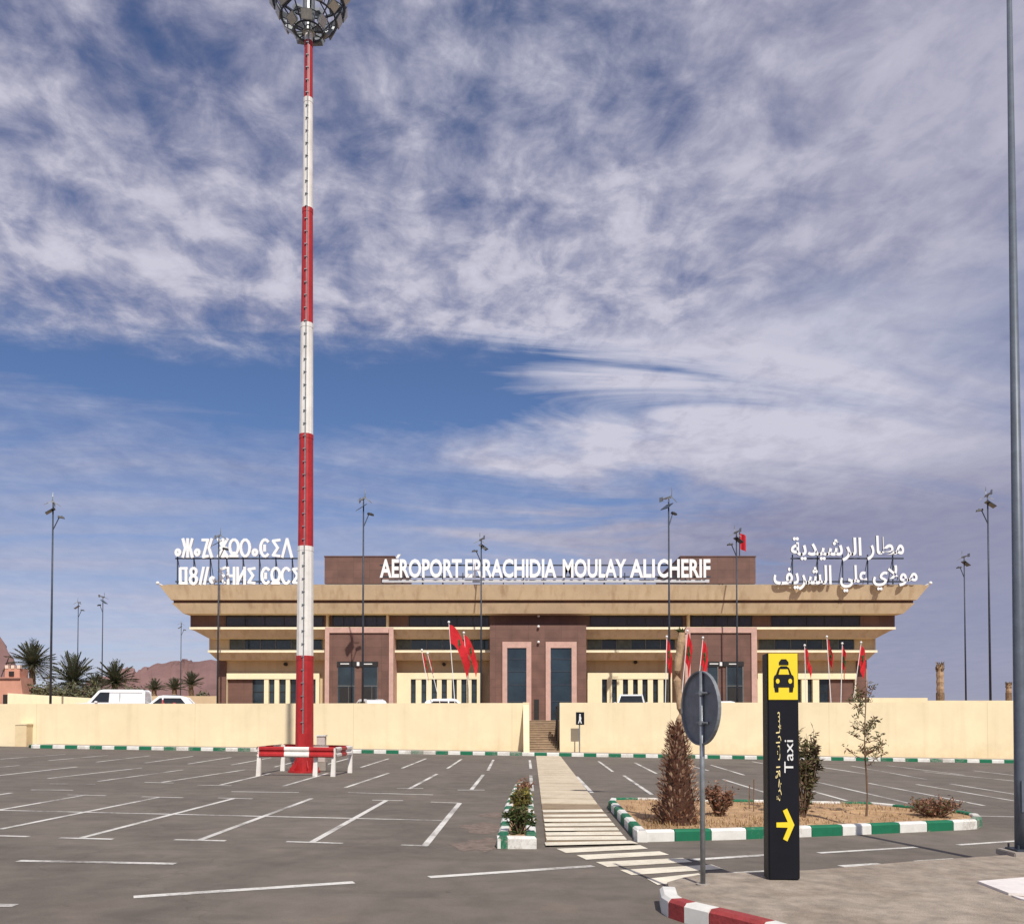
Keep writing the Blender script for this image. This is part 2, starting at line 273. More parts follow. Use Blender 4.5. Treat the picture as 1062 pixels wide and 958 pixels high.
# ------------------------------------------------------------------ mesh helpers
LOFF = .030
class MB:
    def __init__(s): s.v = []; s.f = []; s.mi = []
    def face(s, idx, k=0): s.f.append(idx); s.mi.append(k)
    def quad(s, a, b, c, d, k=0):
        n = len(s.v); s.v += [tuple(a), tuple(b), tuple(c), tuple(d)]; s.face((n, n+1, n+2, n+3), k)
    def hexa(s, p, k=0):     # p: 4 bottom (ccw from above), 4 top
        n = len(s.v); s.v += [tuple(q) for q in p]
        for f in ((3, 2, 1, 0), (4, 5, 6, 7), (0, 1, 5, 4), (1, 2, 6, 5), (2, 3, 7, 6), (3, 0, 4, 7)): s.face(tuple(n+i for i in f), k)
        return s
    def box(s, x0, x1, y0, y1, z0, z1, k=0):
        if x0 > x1: x0, x1 = x1, x0
        if y0 > y1: y0, y1 = y1, y0
        if z0 > z1: z0, z1 = z1, z0
        return s.hexa([(x0, y0, z0), (x1, y0, z0), (x1, y1, z0), (x0, y1, z0), (x0, y0, z1), (x1, y0, z1), (x1, y1, z1), (x0, y1, z1)], k)
    def prism(s, pts, z0, z1, k=0):    # pts ccw xy
        n = len(s.v); c = len(pts)
        s.v += [(p[0], p[1], z0 if not callable(z0) else z0(p)) for p in pts] + [(p[0], p[1], z1 if not callable(z1) else z1(p)) for p in pts]
        s.face(tuple(reversed(range(n, n+c))), k); s.face(tuple(range(n+c, n+2*c)), k)
        for i in range(c): j = (i+1) % c; s.face((n+i, n+j, n+c+j, n+c+i), k)
        return s
    def polyxz(s, pts, y0, y1, k=0):   # ccw in xz seen from the front (-y)
        n = len(s.v); c = len(pts); s.v += [(p[0], y0, p[1]) for p in pts] + [(p[0], y1, p[1]) for p in pts]
        s.face(tuple(range(n, n+c)), k); s.face(tuple(reversed(range(n+c, n+2*c))), k)
        for i in range(c): j = (i+1) % c; s.face((n+j, n+i, n+c+i, n+c+j), k)
        return s
    def tube(s, pts, rad, seg=8, k=0, cap=True):
        pts = [Vector(p) for p in pts]; n0 = len(s.v)
        if not isinstance(rad, (list, tuple)): rad = [rad]*len(pts)
        for i, p in enumerate(pts):
            d = (pts[min(i+1, len(pts)-1)]-pts[max(i-1, 0)]).normalized()
            a = d.cross(Vector((0, 0, 1))); a = Vector((1, 0, 0)) if a.length < 1e-3 else a.normalized(); b = a.cross(d)
            for j in range(seg):
                t = 2*math.pi*j/seg; s.v.append(tuple(p+(a*math.cos(t)+b*math.sin(t))*rad[i]))
        for i in range(len(pts)-1):
            for j in range(seg):
                q = (j+1) % seg; s.face((n0+i*seg+j, n0+i*seg+q, n0+(i+1)*seg+q, n0+(i+1)*seg+j), k)
        if cap:
            s.face(tuple(range(n0, n0+seg)), k); s.face(tuple(reversed(range(n0+(len(pts)-1)*seg, n0+len(pts)*seg))), k)
        return s
    def sphere(s, c, r, seg=10, rings=6, k=0, sz=1.0):
        return s.tube([(c[0], c[1], c[2]-r*sz*math.cos(math.pi*i/rings)) for i in range(rings+1)], [max(.002, r*math.sin(math.pi*i/rings)) for i in range(rings+1)], seg, k)
    def build(s, name, ms, parent=None, smooth=False, bevel=0.0, fix=True):
        o0 = Vector((0, 0, 0))
        if parent is not None:
            q = parent
            while q: o0 += q.location; q = q.parent
        me = bpy.data.meshes.new(name); me.from_pydata([tuple(Vector(v)-o0) for v in s.v], [], s.f)
        for x in (ms if isinstance(ms, list) else [ms]): me.materials.append(x)
        for p, k in zip(me.polygons, s.mi): p.material_index = k; p.use_smooth = smooth
        if bevel or fix:
            bm = bmesh.new(); bm.from_mesh(me)
            if bevel:
                bmesh.ops.remove_doubles(bm, verts=bm.verts, dist=1e-5)
                bmesh.ops.bevel(bm, geom=[e for e in bm.edges if len(e.link_faces) == 2 and e.calc_face_angle(0) > .6], offset=bevel, segments=2, affect='EDGES', clamp_overlap=True)
            if fix: bmesh.ops.recalc_face_normals(bm, faces=bm.faces)
            bm.to_mesh(me); bm.free()
        ob = bpy.data.objects.new(name, me); COL.objects.link(ob)
        if parent is not None: ob.parent = parent
        return ob
def tag(o, label=None, cat=None, group=None, kind=None):
    if label: o['label'] = label
    if cat: o['category'] = cat
    if group: o['group'] = group
    if kind: o['kind'] = kind
    return o
def thing(name, loc, label, cat, group=None):
    o = bpy.data.objects.new(name, None); o.empty_display_size = .3; COL.objects.link(o); o.location = loc; return tag(o, label, cat, group)
def copy_tree(o, parent=None):
    c = o.copy(); COL.objects.link(c); c.parent = parent
    for ch in list(o.children): copy_tree(ch, c)
    return c
def struct(mb, name, ms, **k): return tag(mb.build(name, ms, **k), kind='structure')

# Arabic shaping: letters to presentation forms in visual order
FORMS = {}
for c_ in list(range(0xFB50, 0xFDFF))+list(range(0xFE70, 0xFEFF)):
    d_ = unicodedata.decomposition(chr(c_))
    if d_.startswith('<'):
        k_, *r_ = d_.split(); FORMS.setdefault((''.join(chr(int(q, 16)) for q in r_), k_.strip('<>')), chr(c_))
def shape(s):
    s = s.replace('لأ', '\ue001').replace('لا', '\ue000'); base = {'\ue000': 'لا', '\ue001': 'لأ'}; non = set('اأإآدذرزوةء \ue000\ue001'); out = []
    for i, c in enumerate(s):
        if c == ' ': out.append(c); continue
        a = int(i > 0 and s[i-1] not in non); b = int(i < len(s)-1 and s[i+1] != ' ' and c not in non)
        out.append(FORMS.get((base.get(c, c), {(0, 0): 'isolated', (0, 1): 'initial', (1, 1): 'medial', (1, 0): 'final'}[(a, b)]), c))
    return ''.join(reversed(out))
def text_mb(body, offset=.0, depth=.1, res=3):
    cu = bpy.data.curves.new('t', 'FONT'); cu.body = body; cu.offset = offset; cu.extrude = depth/2; cu.resolution_u = res
    o = bpy.data.objects.new('t', cu); COL.objects.link(o); bpy.context.view_layer.update()
    me = bpy.data.meshes.new_from_object(o.evaluated_get(bpy.context.evaluated_depsgraph_get()))
    vs_ = [v.co.copy() for v in me.vertices]; fs = [tuple(p.vertices) for p in me.polygons]; ns = [p.normal.z for p in me.polygons]
    bpy.data.objects.remove(o); bpy.data.curves.remove(cu); bpy.data.meshes.remove(me)
    return vs_, fs, ns
def place_text(body, mapper, x0=0, x1=1, y0=0, y1=1, offset=.0, k_side=1, bbox=None):
    """text squeezed in a box; mapper(u,v,w) -> world, w in -.5...5 through the thickness"""
    v, f, nz_ = text_mb(body, offset, 1.0)
    ax, bx = (min(q.x for q in v), max(q.x for q in v)) if bbox is None else bbox[:2]
    ay, by = (min(q.y for q in v), max(q.y for q in v)) if bbox is None else bbox[2:]
    mb = MB(); mb.v = [tuple(mapper(x0+(q.x-ax)/(bx-ax)*(x1-x0), y0+(q.y-ay)/(by-ay)*(y1-y0), q.z)) for q in v]
    for fc, n in zip(f, nz_): mb.face(fc, 0 if abs(n) > .5 else k_side)
    return mb

# ================================================================== GROUND
mb = MB()
xs = [-6000, -70, -40, -20, 0, 20, 40, 70, 6000]; ys = [-300, 0, 20, 44.9]
def grid(mb, xs, ys, zf, k=0):
    n = len(mb.v); 
    for y in ys:
        for x in xs: mb.v.append((x, y, zf(x, y)))
    for j in range(len(ys)-1):
        for i in range(len(xs)-1):
            a = n+j*len(xs)+i; mb.face((a, a+1, a+1+len(xs), a+len(xs)), k)
grid(mb, xs, ys, lambda x, y: gz(x))
struct(mb, 'car_park_ground', M['asphalt'])
WD = 45.5                      # the retaining wall's front face
TZ = 1.75                      # terrace level behind it
gapL, gapR = PX(549, WD), PX(580.5, WD)
mb = MB()                      # terrace block behind the wall, reaching the horizon, notched for the stair
SY = WD+.32+13*.32
for x0, x1, y0, y1 in ((-6000, gapL-.02, WD+.34, SY), (gapR+.02, 6000, WD+.34, SY)):
    mb.box(x0, x1, y0, y1, -2.5, TZ)
mb.box(-6000, 6000, SY, 9000, -2.5, TZ)
struct(mb, 'terrace_ground', M['sand'])

# hills far behind
def hill(pts, D, depth, name, jit):
    mb = MB(); rnd = random.Random(3); prof = [P(a, b, D) for a, b in pts]; cols = []
    for i in range(len(prof)-1):
        for t in (0, .25, .5, .75): 
            q = prof[i].lerp(prof[i+1], t); cols.append((q.x, q.z + (rnd.uniform(-jit, jit) if t else 0)))
    cols.append((prof[-1].x, prof[-1].z)); rows = [(-1.0, .0), (-.6, .42), (-.35, .66), (-.12, .93), (0, 1), (.5, .97), (1.2, 0)]
    n = 0
    for (r, h) in rows:
        for (x, z) in cols:
            hh = TZ+(z-TZ)*h; w = 0 if h in (0, 1) else rnd.uniform(-.06, .06)*(z-TZ)
            mb.v.append((x*(1+r*depth/D), D+r*depth+w*3, hh+w))
    c = len(cols)
    for j in range(len(rows)-1):
        for i in range(c-1): a = j*c+i; mb.face((a, a+1, a+1+c, a+c))
    struct(mb, name, M['rockhill'])
hill([(-420, 640), (-200, 622), (-90, 628), (-30, 648), (-2, 659), (5, 668), (14, 689), (26, 705), (60, 722), (80, 745)], 900, 160, 'mesa_hill', 2.5)
hill([(60, 745), (90, 706), (120, 697), (132, 691), (142, 697), (150, 691), (168, 688), (186, 685), (192, 683), (200, 686), (225, 685), (262, 690), (300, 702), (330, 715), (380, 742)], 2200, 380, 'far_hill', 5)

# ------------------------------------------------------------------ raised kerbs
def kerb(pts, h, w, seg, mats, start=0, name='kerb', closed=False, pattern=None, cuts=None):
    """pts: xy outer line; stones of length seg along it, alternating materials; w to the left of travel"""
    pts = [Vector((p[0], p[1])) for p in pts]
    if closed: pts.append(pts[0])
    L_ = [0]
    for i in range(len(pts)-1): L_.append(L_[-1]+(pts[i+1]-pts[i]).length)
    def at(s):
        s = max(0, min(L_[-1]-1e-6, s))
        for i in range(len(pts)-1):
            if s <= L_[i+1]:
                d = (pts[i+1]-pts[i]).normalized(); return pts[i]+d*(s-L_[i]), d
    def nrm(s):
        a = at(s-.04)[1]; b = at(s+.04)[1]; d = (a+b).normalized(); return Vector((-d.y, d.x))
    n = max(1, round(L_[-1]/seg)); mb = MB(); g = .006; ed = [L_[-1]*i/n for i in range(n+1)]
    if cuts: ed = [0]+[L_[c] for c in cuts]+[L_[cuts[-1]]+seg*j for j in range(1, int((L_[-1]-L_[cuts[-1]])/seg))]; n = len(ed)-1
    for i in range(n):
        s0, s1 = ed[i]+g, ed[i+1]-g
        ss = [s0]+[q for q in L_ if s0+.03 < q < s1-.03]+[s1]
        prof = [(0, -.05), (0, h-.03), (.03, h), (w-.015, h), (w, h-.015), (w, -.05)]
        n0 = len(mb.v); k = (i+start) % 2 if pattern is None else pattern[min(i, len(pattern)-1)]
        for q in ss:
            p, _ = at(q); nn = nrm(q)
            for (a, z) in prof:
                r = p+nn*a; mb.v.append((r.x, r.y, gz(r.x)+z))
        c = len(prof)
        for j in range(len(ss)-1):
            for t in range(c):
                u = (t+1) % c; mb.face((n0+j*c+t, n0+(j+1)*c+t, n0+(j+1)*c+u, n0+j*c+u), k)
        mb.face(tuple(range(n0, n0+c)), k); mb.face(tuple(n0+(len(ss)-1)*c+t for t in reversed(range(c))), k)
    return struct(mb, name, mats)
def gxy(px, py, h=0): g = G(px, py, h); return (g.x, g.y)

# footway strip in front of the wall, with its kerb
KY = gxy(547, 783.5)[1]
kx0, kx1 = gxy(29, 775)[0], 60
kerb([(kx0, KY+1.3), (kx0+.15, KY+.4), (kx0+.6, KY), (kx1, KY)], .17, .18, .62, [M['kwhite'], M['kgreen']], 0, 'far_kerb')
mb = MB(); grid(mb, [kx0+.12, -20, 0, 20, kx1], [KY+.17, WD-.004], lambda x, y: gz(x)+.14); struct(mb, 'wall_footway', M['kcon'])

# walkway island on the right, red and white kerb (world line measured at its top)
ih = .17
isl = [gxy(*p, ih) for p in ((1062, 883.5), (1042, 886), (950, 892), (840, 901.5), (767, 904), (735, 904.5), (709, 909), (692, 914))]
isl_f = [gxy(*p, ih) for p in ((684, 919), (686, 927.5), (693, 932), (709, 937), (735, 943), (763, 949.5), (791, 956.5), (813, 963))]
d_ = Vector(isl_f[-1])-Vector(isl_f[-3]); d_.normalize()
tail = [tuple(Vector(isl_f[-1])+d_*t) for t in (2, 5, 12)]
loop = isl+isl_f+tail
far_e = Vector(isl[0])+ (Vector(isl[0])-Vector(isl[3])).normalized()*30
kerb(isl_f[:]+tail, ih+.005, .16, .55, [M['kwhite'], M['kred']], 0, 'island_kerb', cuts=[2, 3, 4, 6])
top = [tuple(far_e)]+isl+[(Vector(q)+Vector((.10, .06))).to_tuple() for q in isl_f]+[(t[0]+.1, t[1]) for t in tail]+[(far_e.x, tail[-1][1])]
mb = MB(); mb.prism(top, lambda p: gz(p[0])-.05, lambda p: gz(p[0])+ih-.004); struct(mb, 'walkway_island', M['paver'])

# pale slab let into the island at the right edge
q = [G(1014, 915, ih), G(1075, 910, ih), G(1078, 929, ih), G(1046, 927.5, ih)]
mb = MB(); mb.prism([(a.x, a.y) for a in reversed(q)], lambda p: gz(p[0])+ih-.01, lambda p: gz(p[0])+ih+.02)
a = [G(1049, 929, ih), G(1090, 936, ih), G(1094, 941, ih), G(1058, 932.5, ih)]; mb.prism([(t.x, t.y) for t in reversed(a)], lambda p: gz(p[0])+ih-.01, lambda p: gz(p[0])+ih+.012)
struct(mb, 'tactile_paving', M['slab'])

# path between the planted beds, made of slabs
mb = MB(); n = 26
for i in range(n):
    t0, t1 = i/n, (i+1)/n
    def e(t, side):
        ya = KY-.05; yb = gxy(606, 874)[1]; y = ya+(yb-ya)*t
        xl0, xl1 = gxy(556, 784)[0], gxy(567, 876)[0]; xr0, xr1 = gxy(581, 784)[0], gxy(652, 876)[0]
        return ((xl0+(xl1-xl0)*t) if side == 0 else (xr0+(xr1-xr0)*t), y)
    g = .006
    pts = [e(t0+g, 0), e(t0+g, 1), e(t1-g*.2, 1), e(t1-g*.2, 0)]
    mb.prism(list(reversed(pts)), lambda p: gz(p[0])-.03, lambda p: gz(p[0])+.022+.003*(i % 2), 1 if i >= 21 else 0)
struct(mb, 'footpath', [M['pathcon'], M['pathdark']])

# zebra crossing
def strip(mb, pts, h):
    v = [G(*p) for p in pts]; mb.quad(*[(a.x, a.y, gz(a.x)+h) for a in v])
mb = MB()
ze = [(841, 843.6), (846, 848.5), (850.4, 853.6), (855.2, 858.4), (860.0, 863.2), (864.6, 868.0), (869.2, 873)]
for a, b in ze:
    xl = lambda y: 562.5+(y-841)*.13; xr = lambda y: 624+(y-841)*.82
    v = [G(xl(b)+.6, b), G(xr(b), b-.6), G(xr(a), a-.6), G(xl(a), a)]
    mb.quad(*[(q.x, q.y, gz(q.x)+.031) for q in v])
for pts in ([(566, 878.3), (662, 876), (654, 873.2), (565, 875)], [(587, 884.4), (672, 880), (664, 876.4), (577, 880)], [(608, 891.4), (694, 886.3), (684, 882.7), (598, 886.8)],
            [(630, 899.0), (718, 893.8), (708, 889.6), (618, 893.9)], [(655, 907.4), (750, 901.0), (738, 896.5), (643, 902.1)], [(682, 917.6), (737, 910.3), (724, 905.6), (671, 911.3)]):
    v = [G(*p) for p in pts]; mb.quad(*[(q.x, q.y, gz(q.x)+(.027 if pts[0][1] < 879 else .006)) for q in v])
struct(mb, 'zebra_crossing', M['zebra'])

# bay lines and lane lines
def line(mb, x0, y0, x1, y1, w=.10):
    a, b = G(x0, y0), G(x1, y1); a.z = b.z = 0; d = (b-a); l = d.length; d.normalize(); n = Vector((-d.y, d.x, 0))*w/2
    k = max(1, int(l/3))
    for i in range(k):
        p, q = a+(b-a)*i/k, a+(b-a)*(i+1)/k
        c = [p-n, q-n, q+n, p+n]; mb.quad(*[(t.x, t.y, gz(t.x)+line.h) for t in c])
LN = '''441,876.4,476.7,832.6 322.8,873.6,400.5,830 206,871.4,323.3,827.8 85.2,868.4,242.8,827.7 0,859.7,165,826.5 -60,850,90,824 -140,846,12,822 -240,845,-60,820
61.8,868.6,117,870 181,870.5,234,871.7 297,872.6,356,874.4 416,876,444,877 -20,866,30,867.4 0,840,458,850.5 -260,835,0,840 226,827.2,262,828.2 386,829.5,418,830 447,831.5,477,832.6 147,826,190,827 70,824,110,824.8
489,818.5,501.3,803 506,798.7,511.7,787.7 424,818,453.3,802.4 463.5,797,478.6,787 358,816.5,403,801.5 417,796.4,441.8,786.5 293.7,815,340,801.6 374,795.6,403,786.5 228.8,813.7,280,801.8 167.8,811,254,798 101.7,810,190,798 50,807,147,796 -20,806,80,795 -90,804,20,793.5
330,795,362,786.2 285,795,322,786 240,793,281,785.5 195,792,240,785 150,791,200,784 100,790,155,783.5 50,788.5,112,783 0,787,68,782
32,818.8,76,819.2 51,812.5,99,813 411.7,817.4,439,817.4 474.5,819,502.7,819 240,820.7,310,821.6 361,821.6,449,824 205,814,240,814.6 150,811,180,811.8
549.4,788,550.5,797 550.5,804,551.8,820 580,785.4,592,800 598,805,614,822 620.5,789,635.6,800 647,804,676,823.7 658,790.5,681,802 737,793,772,803.6 750,808,793.5,821.6 700,789.5,735,799 850,795,900,802.7 842,820,878,830
883,794,961,808 840,809,947.8,833.9 900.6,811.8,1020.5,835.2 950.5,813.1,1062,832 958.5,800,1070,811.5 985.5,812.6,1075,827 780,789.5,835,799.5 820,790.5,880,799.5 920,793.5,1000,803.5 1010,799,1090,808 1001.6,845.6,1080,847.4 905,836,947.8,836 1062,812,1150,823
19,892.5,181.8,895.6 -40,938.3,16,939 138.5,930,367,914.8 445,909.5,615,897.9 717.6,891.5,795.6,886.5 849,884.4,950,878.4 993.5,876,1090,869.5 872,898.2,913,895.6 951,893.2,992,890.6 758,905.6,798,903.3 -160,948,-60,946'''
mb = MB(); rl = random.Random(1)
for ln in LN.split():
    line.h = .004+rl.random()*.0015; v = [float(t) for t in ln.split(',')]; line(mb, *v, .13 if v[1] > 885 else .10)
struct(mb, 'parking_lines', M['line'])

# ------------------------------------------------------------------ planted beds
def bed(outer, name_, segs, start=0, h=.17):
    kerb(outer, h, .15, segs, [M['kwhite'], M['kgreen']], start, 'bed_kerb', closed=True)
    c = Vector((sum(p[0] for p in outer)/len(outer), sum(p[1] for p in outer)/len(outer))); rnd = random.Random(5); mb = MB()
    ring = []
    for i in range(len(outer)):
        a, b = Vector(outer[i]), Vector(outer[(i+1) % len(outer)])
        for t in range(4): ring.append(a.lerp(b, t/4))
    lev = [.0, .25, .5, .75, .985]; n0 = 0; mb.v.append((c.x, c.y, gz(c.x)+h+.03))
    for l in lev[1:]:
        for q in ring:
            r = c.lerp(q, l); mb.v.append((r.x, r.y, gz(r.x)+h-.05+(1-l)*.07+(rnd.uniform(-.02, .03) if l < .98 else 0)))
    k = len(ring)
    for i in range(k): mb.face((0, 1+i, 1+(i+1) % k))
    for l in range(3):
        for i in range(k): a = 1+l*k; j = (i+1) % k; mb.face((a+i, a+k+i, a+k+j, a+j))
    struct(mb, name_, M['soil'], smooth=True)
rb = [gxy(*p) for p in ((661, 873), (760, 870.5), (866, 866.5), (1000, 860.3), (1014, 859.3), (1019, 856.5), (1016, 853), (1000, 849.5), (905, 839.6), (760, 836.5), (650, 834.5), (633, 835), (631, 838))]
bed(rb, 'bed_soil', .62)
lb = [gxy(*p) for p in ((515.5, 880), (556.5, 880), (552.8, 836), (549, 818), (542, 816.5), (534.5, 818), (524, 842))]
bed(lb, 'narrow_bed_soil', .62)
# reddish earth spilt beside the narrow bed
mb = MB(); rnd = random.Random(9)
for (cx, cy, rx) in ((505, 858, .42), (500, 876, .40), (512, 845, .25)):
    c = G(cx, cy); pts = [(c.x+rx*(1.0+rnd.uniform(-.35, .3))*math.cos(t), c.y+rx*1.7*(1+rnd.uniform(-.35, .3))*math.sin(t)) for t in [2*math.pi*i/14 for i in range(14)]]
    n = len(mb.v); mb.v.append((c.x, c.y, gz(c.x)+.015)); mb.v += [(p[0], p[1], gz(p[0])+.003) for p in pts]
    for i in range(14): mb.face((n, n+1+i, n+1+(i+1) % 14))
tag(mb.build('spilt_earth', mat('spilt_red_earth', (.205, .158, .130), 1, .2, 8, .6, 30)), kind='stuff')

# ================================================================== RETAINING WALLS
def wall_run(name, xa, xb, za, zb, label):
    mb = MB(); n = 12
    for i in range(n):      # one continuous wall with a sloping foot
        pass
    pts = []
    v = [(xa, WD, gz(xa)-.2), (xb, WD, gz(xb)-.2), (xb, WD+.3, gz(xb)-.2), (xa, WD+.3, gz(xa)-.2), (xa, WD, za), (xb, WD, zb), (xb, WD+.3, zb), (xa, WD+.3, za)]
    t = thing(name, ((xa+xb)/2, WD, gz((xa+xb)/2)), label, 'wall')
    mb.hexa(v); mb.build('wall_face', M['cream'], t)
    return t
zl, zm1, zm2, zr = P(0, 731, WD).z, P(547, 728.7, WD).z, P(582, 728.4, WD).z, P(1050, 727.5, WD).z
wl = wall_run('boundary_wall', -60, gapL-.34, zl, zm1, 'long cream rendered wall left of the stair, behind the floodlight mast')
wr = wall_run('boundary_wall', gapR, 60, zm2, zr, 'long cream rendered wall right of the stair, behind the round sign')
mb = MB()                       # end pier with a triangular buttress that throws the wedge-shaped shadow
xA = gapL-.34; g0 = gz(gapL)-.1; mb.box(xA, gapL, WD-.01, WD+.33, g0, zm1+.03); mb.build('end_pier', M['cream'], wl)
mb = MB(); n = 0
b0, b1 = gapL-.33, gapL-.03
mb.v = [(b0, WD-.01, g0), (b1, WD-.01, g0), (b1, WD-2.05, g0), (b0, WD-2.05, g0), (b0, WD-.01, zm1-.1), (b1, WD-.01, zm1-.1)]
for f in ((0, 1, 2, 3), (3, 2, 5, 4), (0, 3, 4), (1, 5, 2), (0, 4, 5, 1)): mb.face(f)
mb.build('buttress', M['cream'], wl)
mb = MB(); a, b = PX(582.5, WD), PX(600, WD)
# utility box low at the left end of the wall
t = thing('utility_box', (PX(21, WD-.6), WD-.5, gz(-20)), 'low beige masonry box standing against the foot of the cream wall', 'utility box')
x0, x1 = PX(15.5, WD-.6), PX(27.5, WD-.6); mb = MB(); mb.box(x0, x1, WD-.6, WD-.01, gz(x0)-.1, P(21, 751.5, WD-.6).z); mb.build('housing', mat('beige_render', (.74, .59, .36), .9, .05, 2), t, bevel=.02)
mb = MB(); mb.box(x0-.03, x1+.03, WD-.63, WD-.012, P(21, 751.5, WD-.6).z, P(21, 750, WD-.6).z); mb.build('cap', M['cream'], t)
# stair
t = thing('stone_stair', ((gapL+gapR)/2, WD, gz(0)), 'brown stone stair climbing through the gap between the two cream walls', 'stair')
mb = MB(); z0 = gz(0)+.14; rise = (TZ-z0)/13
for i in range(13): mb.box(gapL+.01, gapR-.01, WD+.2+i*.32, SY-.004, z0+i*rise-(.3 if i == 0 else .0), z0+(i+1)*rise-.02)
mb.build('steps', M['stair'], t)
mb = MB()
for i in range(13): mb.box(gapL+.012, gapR-.012, WD+.17+i*.32, WD+.2+(i+1)*.32, z0+(i+1)*rise-.02, z0+(i+1)*rise)
mb.build('treads', mat('stair_nosing', (.42, .32, .22), .8, .1, 4), t)
mb = MB(); mb.box(gapL+.01, gapR-.01, WD-.3, WD+.2, gz(0)-.1, z0+.0); mb.build('landing', M['stair'], t)
for s, x in (('', gapL-.0), ('', gapR)):
    pass
# open dark gate leaf in the gap
t = thing('metal_gate', (gapR-.06, WD+.35, z0), 'narrow dark metal gate leaf folded back against the right side of the stair gap', 'gate')
mb = MB(); gx = gapR-.10
for z in (z0+.15, TZ+.75): mb.tube([(gx, WD+.1, z), (gx, WD+1.5, z+.02)], .025, 6)
for y in (WD+.1, WD+1.5): mb.tube([(gx, y, z0+.05), (gx, y, TZ+.8)], .03, 6)
mb.build('gate_frame', M['frame'], t)
mb = MB()
for i in range(9): mb.tube([(gx, WD+.23+i*.14, z0+.15), (gx, WD+.23+i*.14, TZ+.75)], .014, 5)
mb.build('bars', M['frame'], t)
# black walking-person sign in front of the wall
t = thing('pedestrian_sign', (PX(601, WD-.7), WD-.7, gz(3)), 'small black sign with a white walking figure on a thin post before the cream wall', 'sign')
D = WD-.7; mb = MB(); mb.tube([(PX(601, D), D, gz(3)+.1), (PX(601, D), D, P(601, 740, D).z)], .035, 8); mb.build('post', M['galv'], t)
mb = MB(); mb.box(PX(597.2, D), PX(605.8, D), D-.07, D-.037, PZ(751.3, D), PZ(738.2, D)); mb.build('panel', M['black'], t)
mb = MB(); D2 = D-.072
def pz(px, py): q_ = P(px, py, D2); return (q_.x, q_.z)
mb.polyxz([pz(600.6, 742.0), pz(602.3, 742.0), pz(602.9, 744.8), pz(602.4, 746.2), pz(603.4, 749.8), pz(602.4, 749.8), pz(601.4, 747.0), pz(600.4, 749.8), pz(599.5, 749.8), pz(600.6, 746)], D2-.01, D2)
c_ = P(601.5, 740.9, D2); mb.polyxz([(c_.x+.045*math.cos(i), c_.z+.045*math.sin(i)) for i in [j*math.pi/5 for j in range(10)]], D2-.01, D2)
mb.build('walking_figure', M['white'], t)

# ================================================================== TERMINAL
T = thing('airport_terminal', (0, 66, TZ), 'long low airport terminal with flared tan cornices and brown stone portals behind the cream wall', 'building')
DB = 98.0
BC = PX(564, 66)
def bx(mb, pl, pr, yt, yb, D, dep=.5, k=0):
    """front face exactly at depth D between pixels pl..pr and yt..yb, going back dep"""
    a = P(pl, yb, D); b = P(pr, yt, D); return mb.box(a.x, b.x, D, D+dep, a.z if yb < 745 else TZ-.05, b.z, k)
def frustum(mb, tp, bt, k=0):
    # tp, bt = (pl, pr, y, D)
    def c(q): a = P(q[0], q[2], q[3]); b = P(q[1], q[2], q[3]); dy = q[3]; back = DB+(66-dy); return [(a.x, dy, a.z), (b.x, dy, a.z), (b.x, back, a.z), (a.x, back, a.z)]
    mb.hexa(c(bt)+c(tp), k)
def part(name, ms, mb, par=None, **k): return mb.build(name, ms, par or T, **k)
mb = MB(); bx(mb, 226, 899, 684, 760, 65.4, DB-65.4); part('wall', M['tanwall'], mb)
mb = MB(); frustum(mb, (165, 964, 606.5, 62.4), (177, 951, 621.8, 62.75)); crn = part('upper_cornice', M['tan'], mb)
mb = MB(); frustum(mb, (180, 947, 621.8, 63.1), (180, 947, 625.2, 63.1)); part('shadow_gap', M['browndark'], mb)
mb = MB(); frustum(mb, (178, 949, 625.2, 62.78), (190, 937, 636, 63.1)); part('lower_cornice', M['tan'], mb)
mb = MB(); frustum(mb, (197.5, 928, 636, 64.3), (197.5, 928, 650, 64.3)); part('clerestory_wall', M['browndark'], mb)
mb = MB(); frustum(mb, (196.5, 929, 650, 63.0), (196.5, 929, 652.4, 63.0)); part('upper_ledge', M['ledge'], mb)
mb = MB(); frustum(mb, (199, 926.5, 652.4, 63.15), (216, 909, 661.5, 63.55)); part('middle_cornice', M['tan'], mb)
mb = MB(); frustum(mb, (217, 908, 661.5, 64.6), (217, 908, 674, 64.6)); part('upper_wall', M['tanwall'], mb)
mb = MB(); frustum(mb, (215.5, 910, 674, 63.8), (215.5, 910, 676.4, 63.8)); part('lower_ledge', M['ledge'], mb)
mb = MB(); frustum(mb, (217, 908, 676.4, 63.95), (225, 900, 684, 64.25)); part('bottom_cornice', M['tan'], mb)
# windows
def window(pl, pr, yt, yb, D, mull, gm=None, fm=None, dep=.12, rail=None, name='window'):
    mb = MB(); bx(mb, pl, pr, yt, yb, D-.03, dep); w = part(name, gm or M['glass'], mb)
    mb = MB(); fr = fm or M['frame']; s = D/F
    for x in mull: bx(mb, x-.35, x+.35, yt, yb, D-.07, .05)
    for x in (pl, pr-.6): bx(mb, x, x+.6, yt, yb, D-.07, .05)
    bx(mb, pl, pr, yt, yt+.7, D-.075, .04)
    for r in (rail or []): bx(mb, pl, pr, r-.3, r+.3, D-.073, .04)
    if yb < 745: bx(mb, pl, pr, yb-.7, yb, D-.075, .04)
    part('mullions', fr, mb, w)
dk = mat('dark_clerestory_glass', (.030, .022, .026), .15, .2, .5, spec=.5)
for pl, pr in ((234, 335), (345, 402), (424, 507), (612, 708), (717, 780), (800, 892)):
    window(pl, pr, 638.2, 649.2, 64.3, [pl+(pr-pl)*i/5 for i in range(1, 5)], dk)
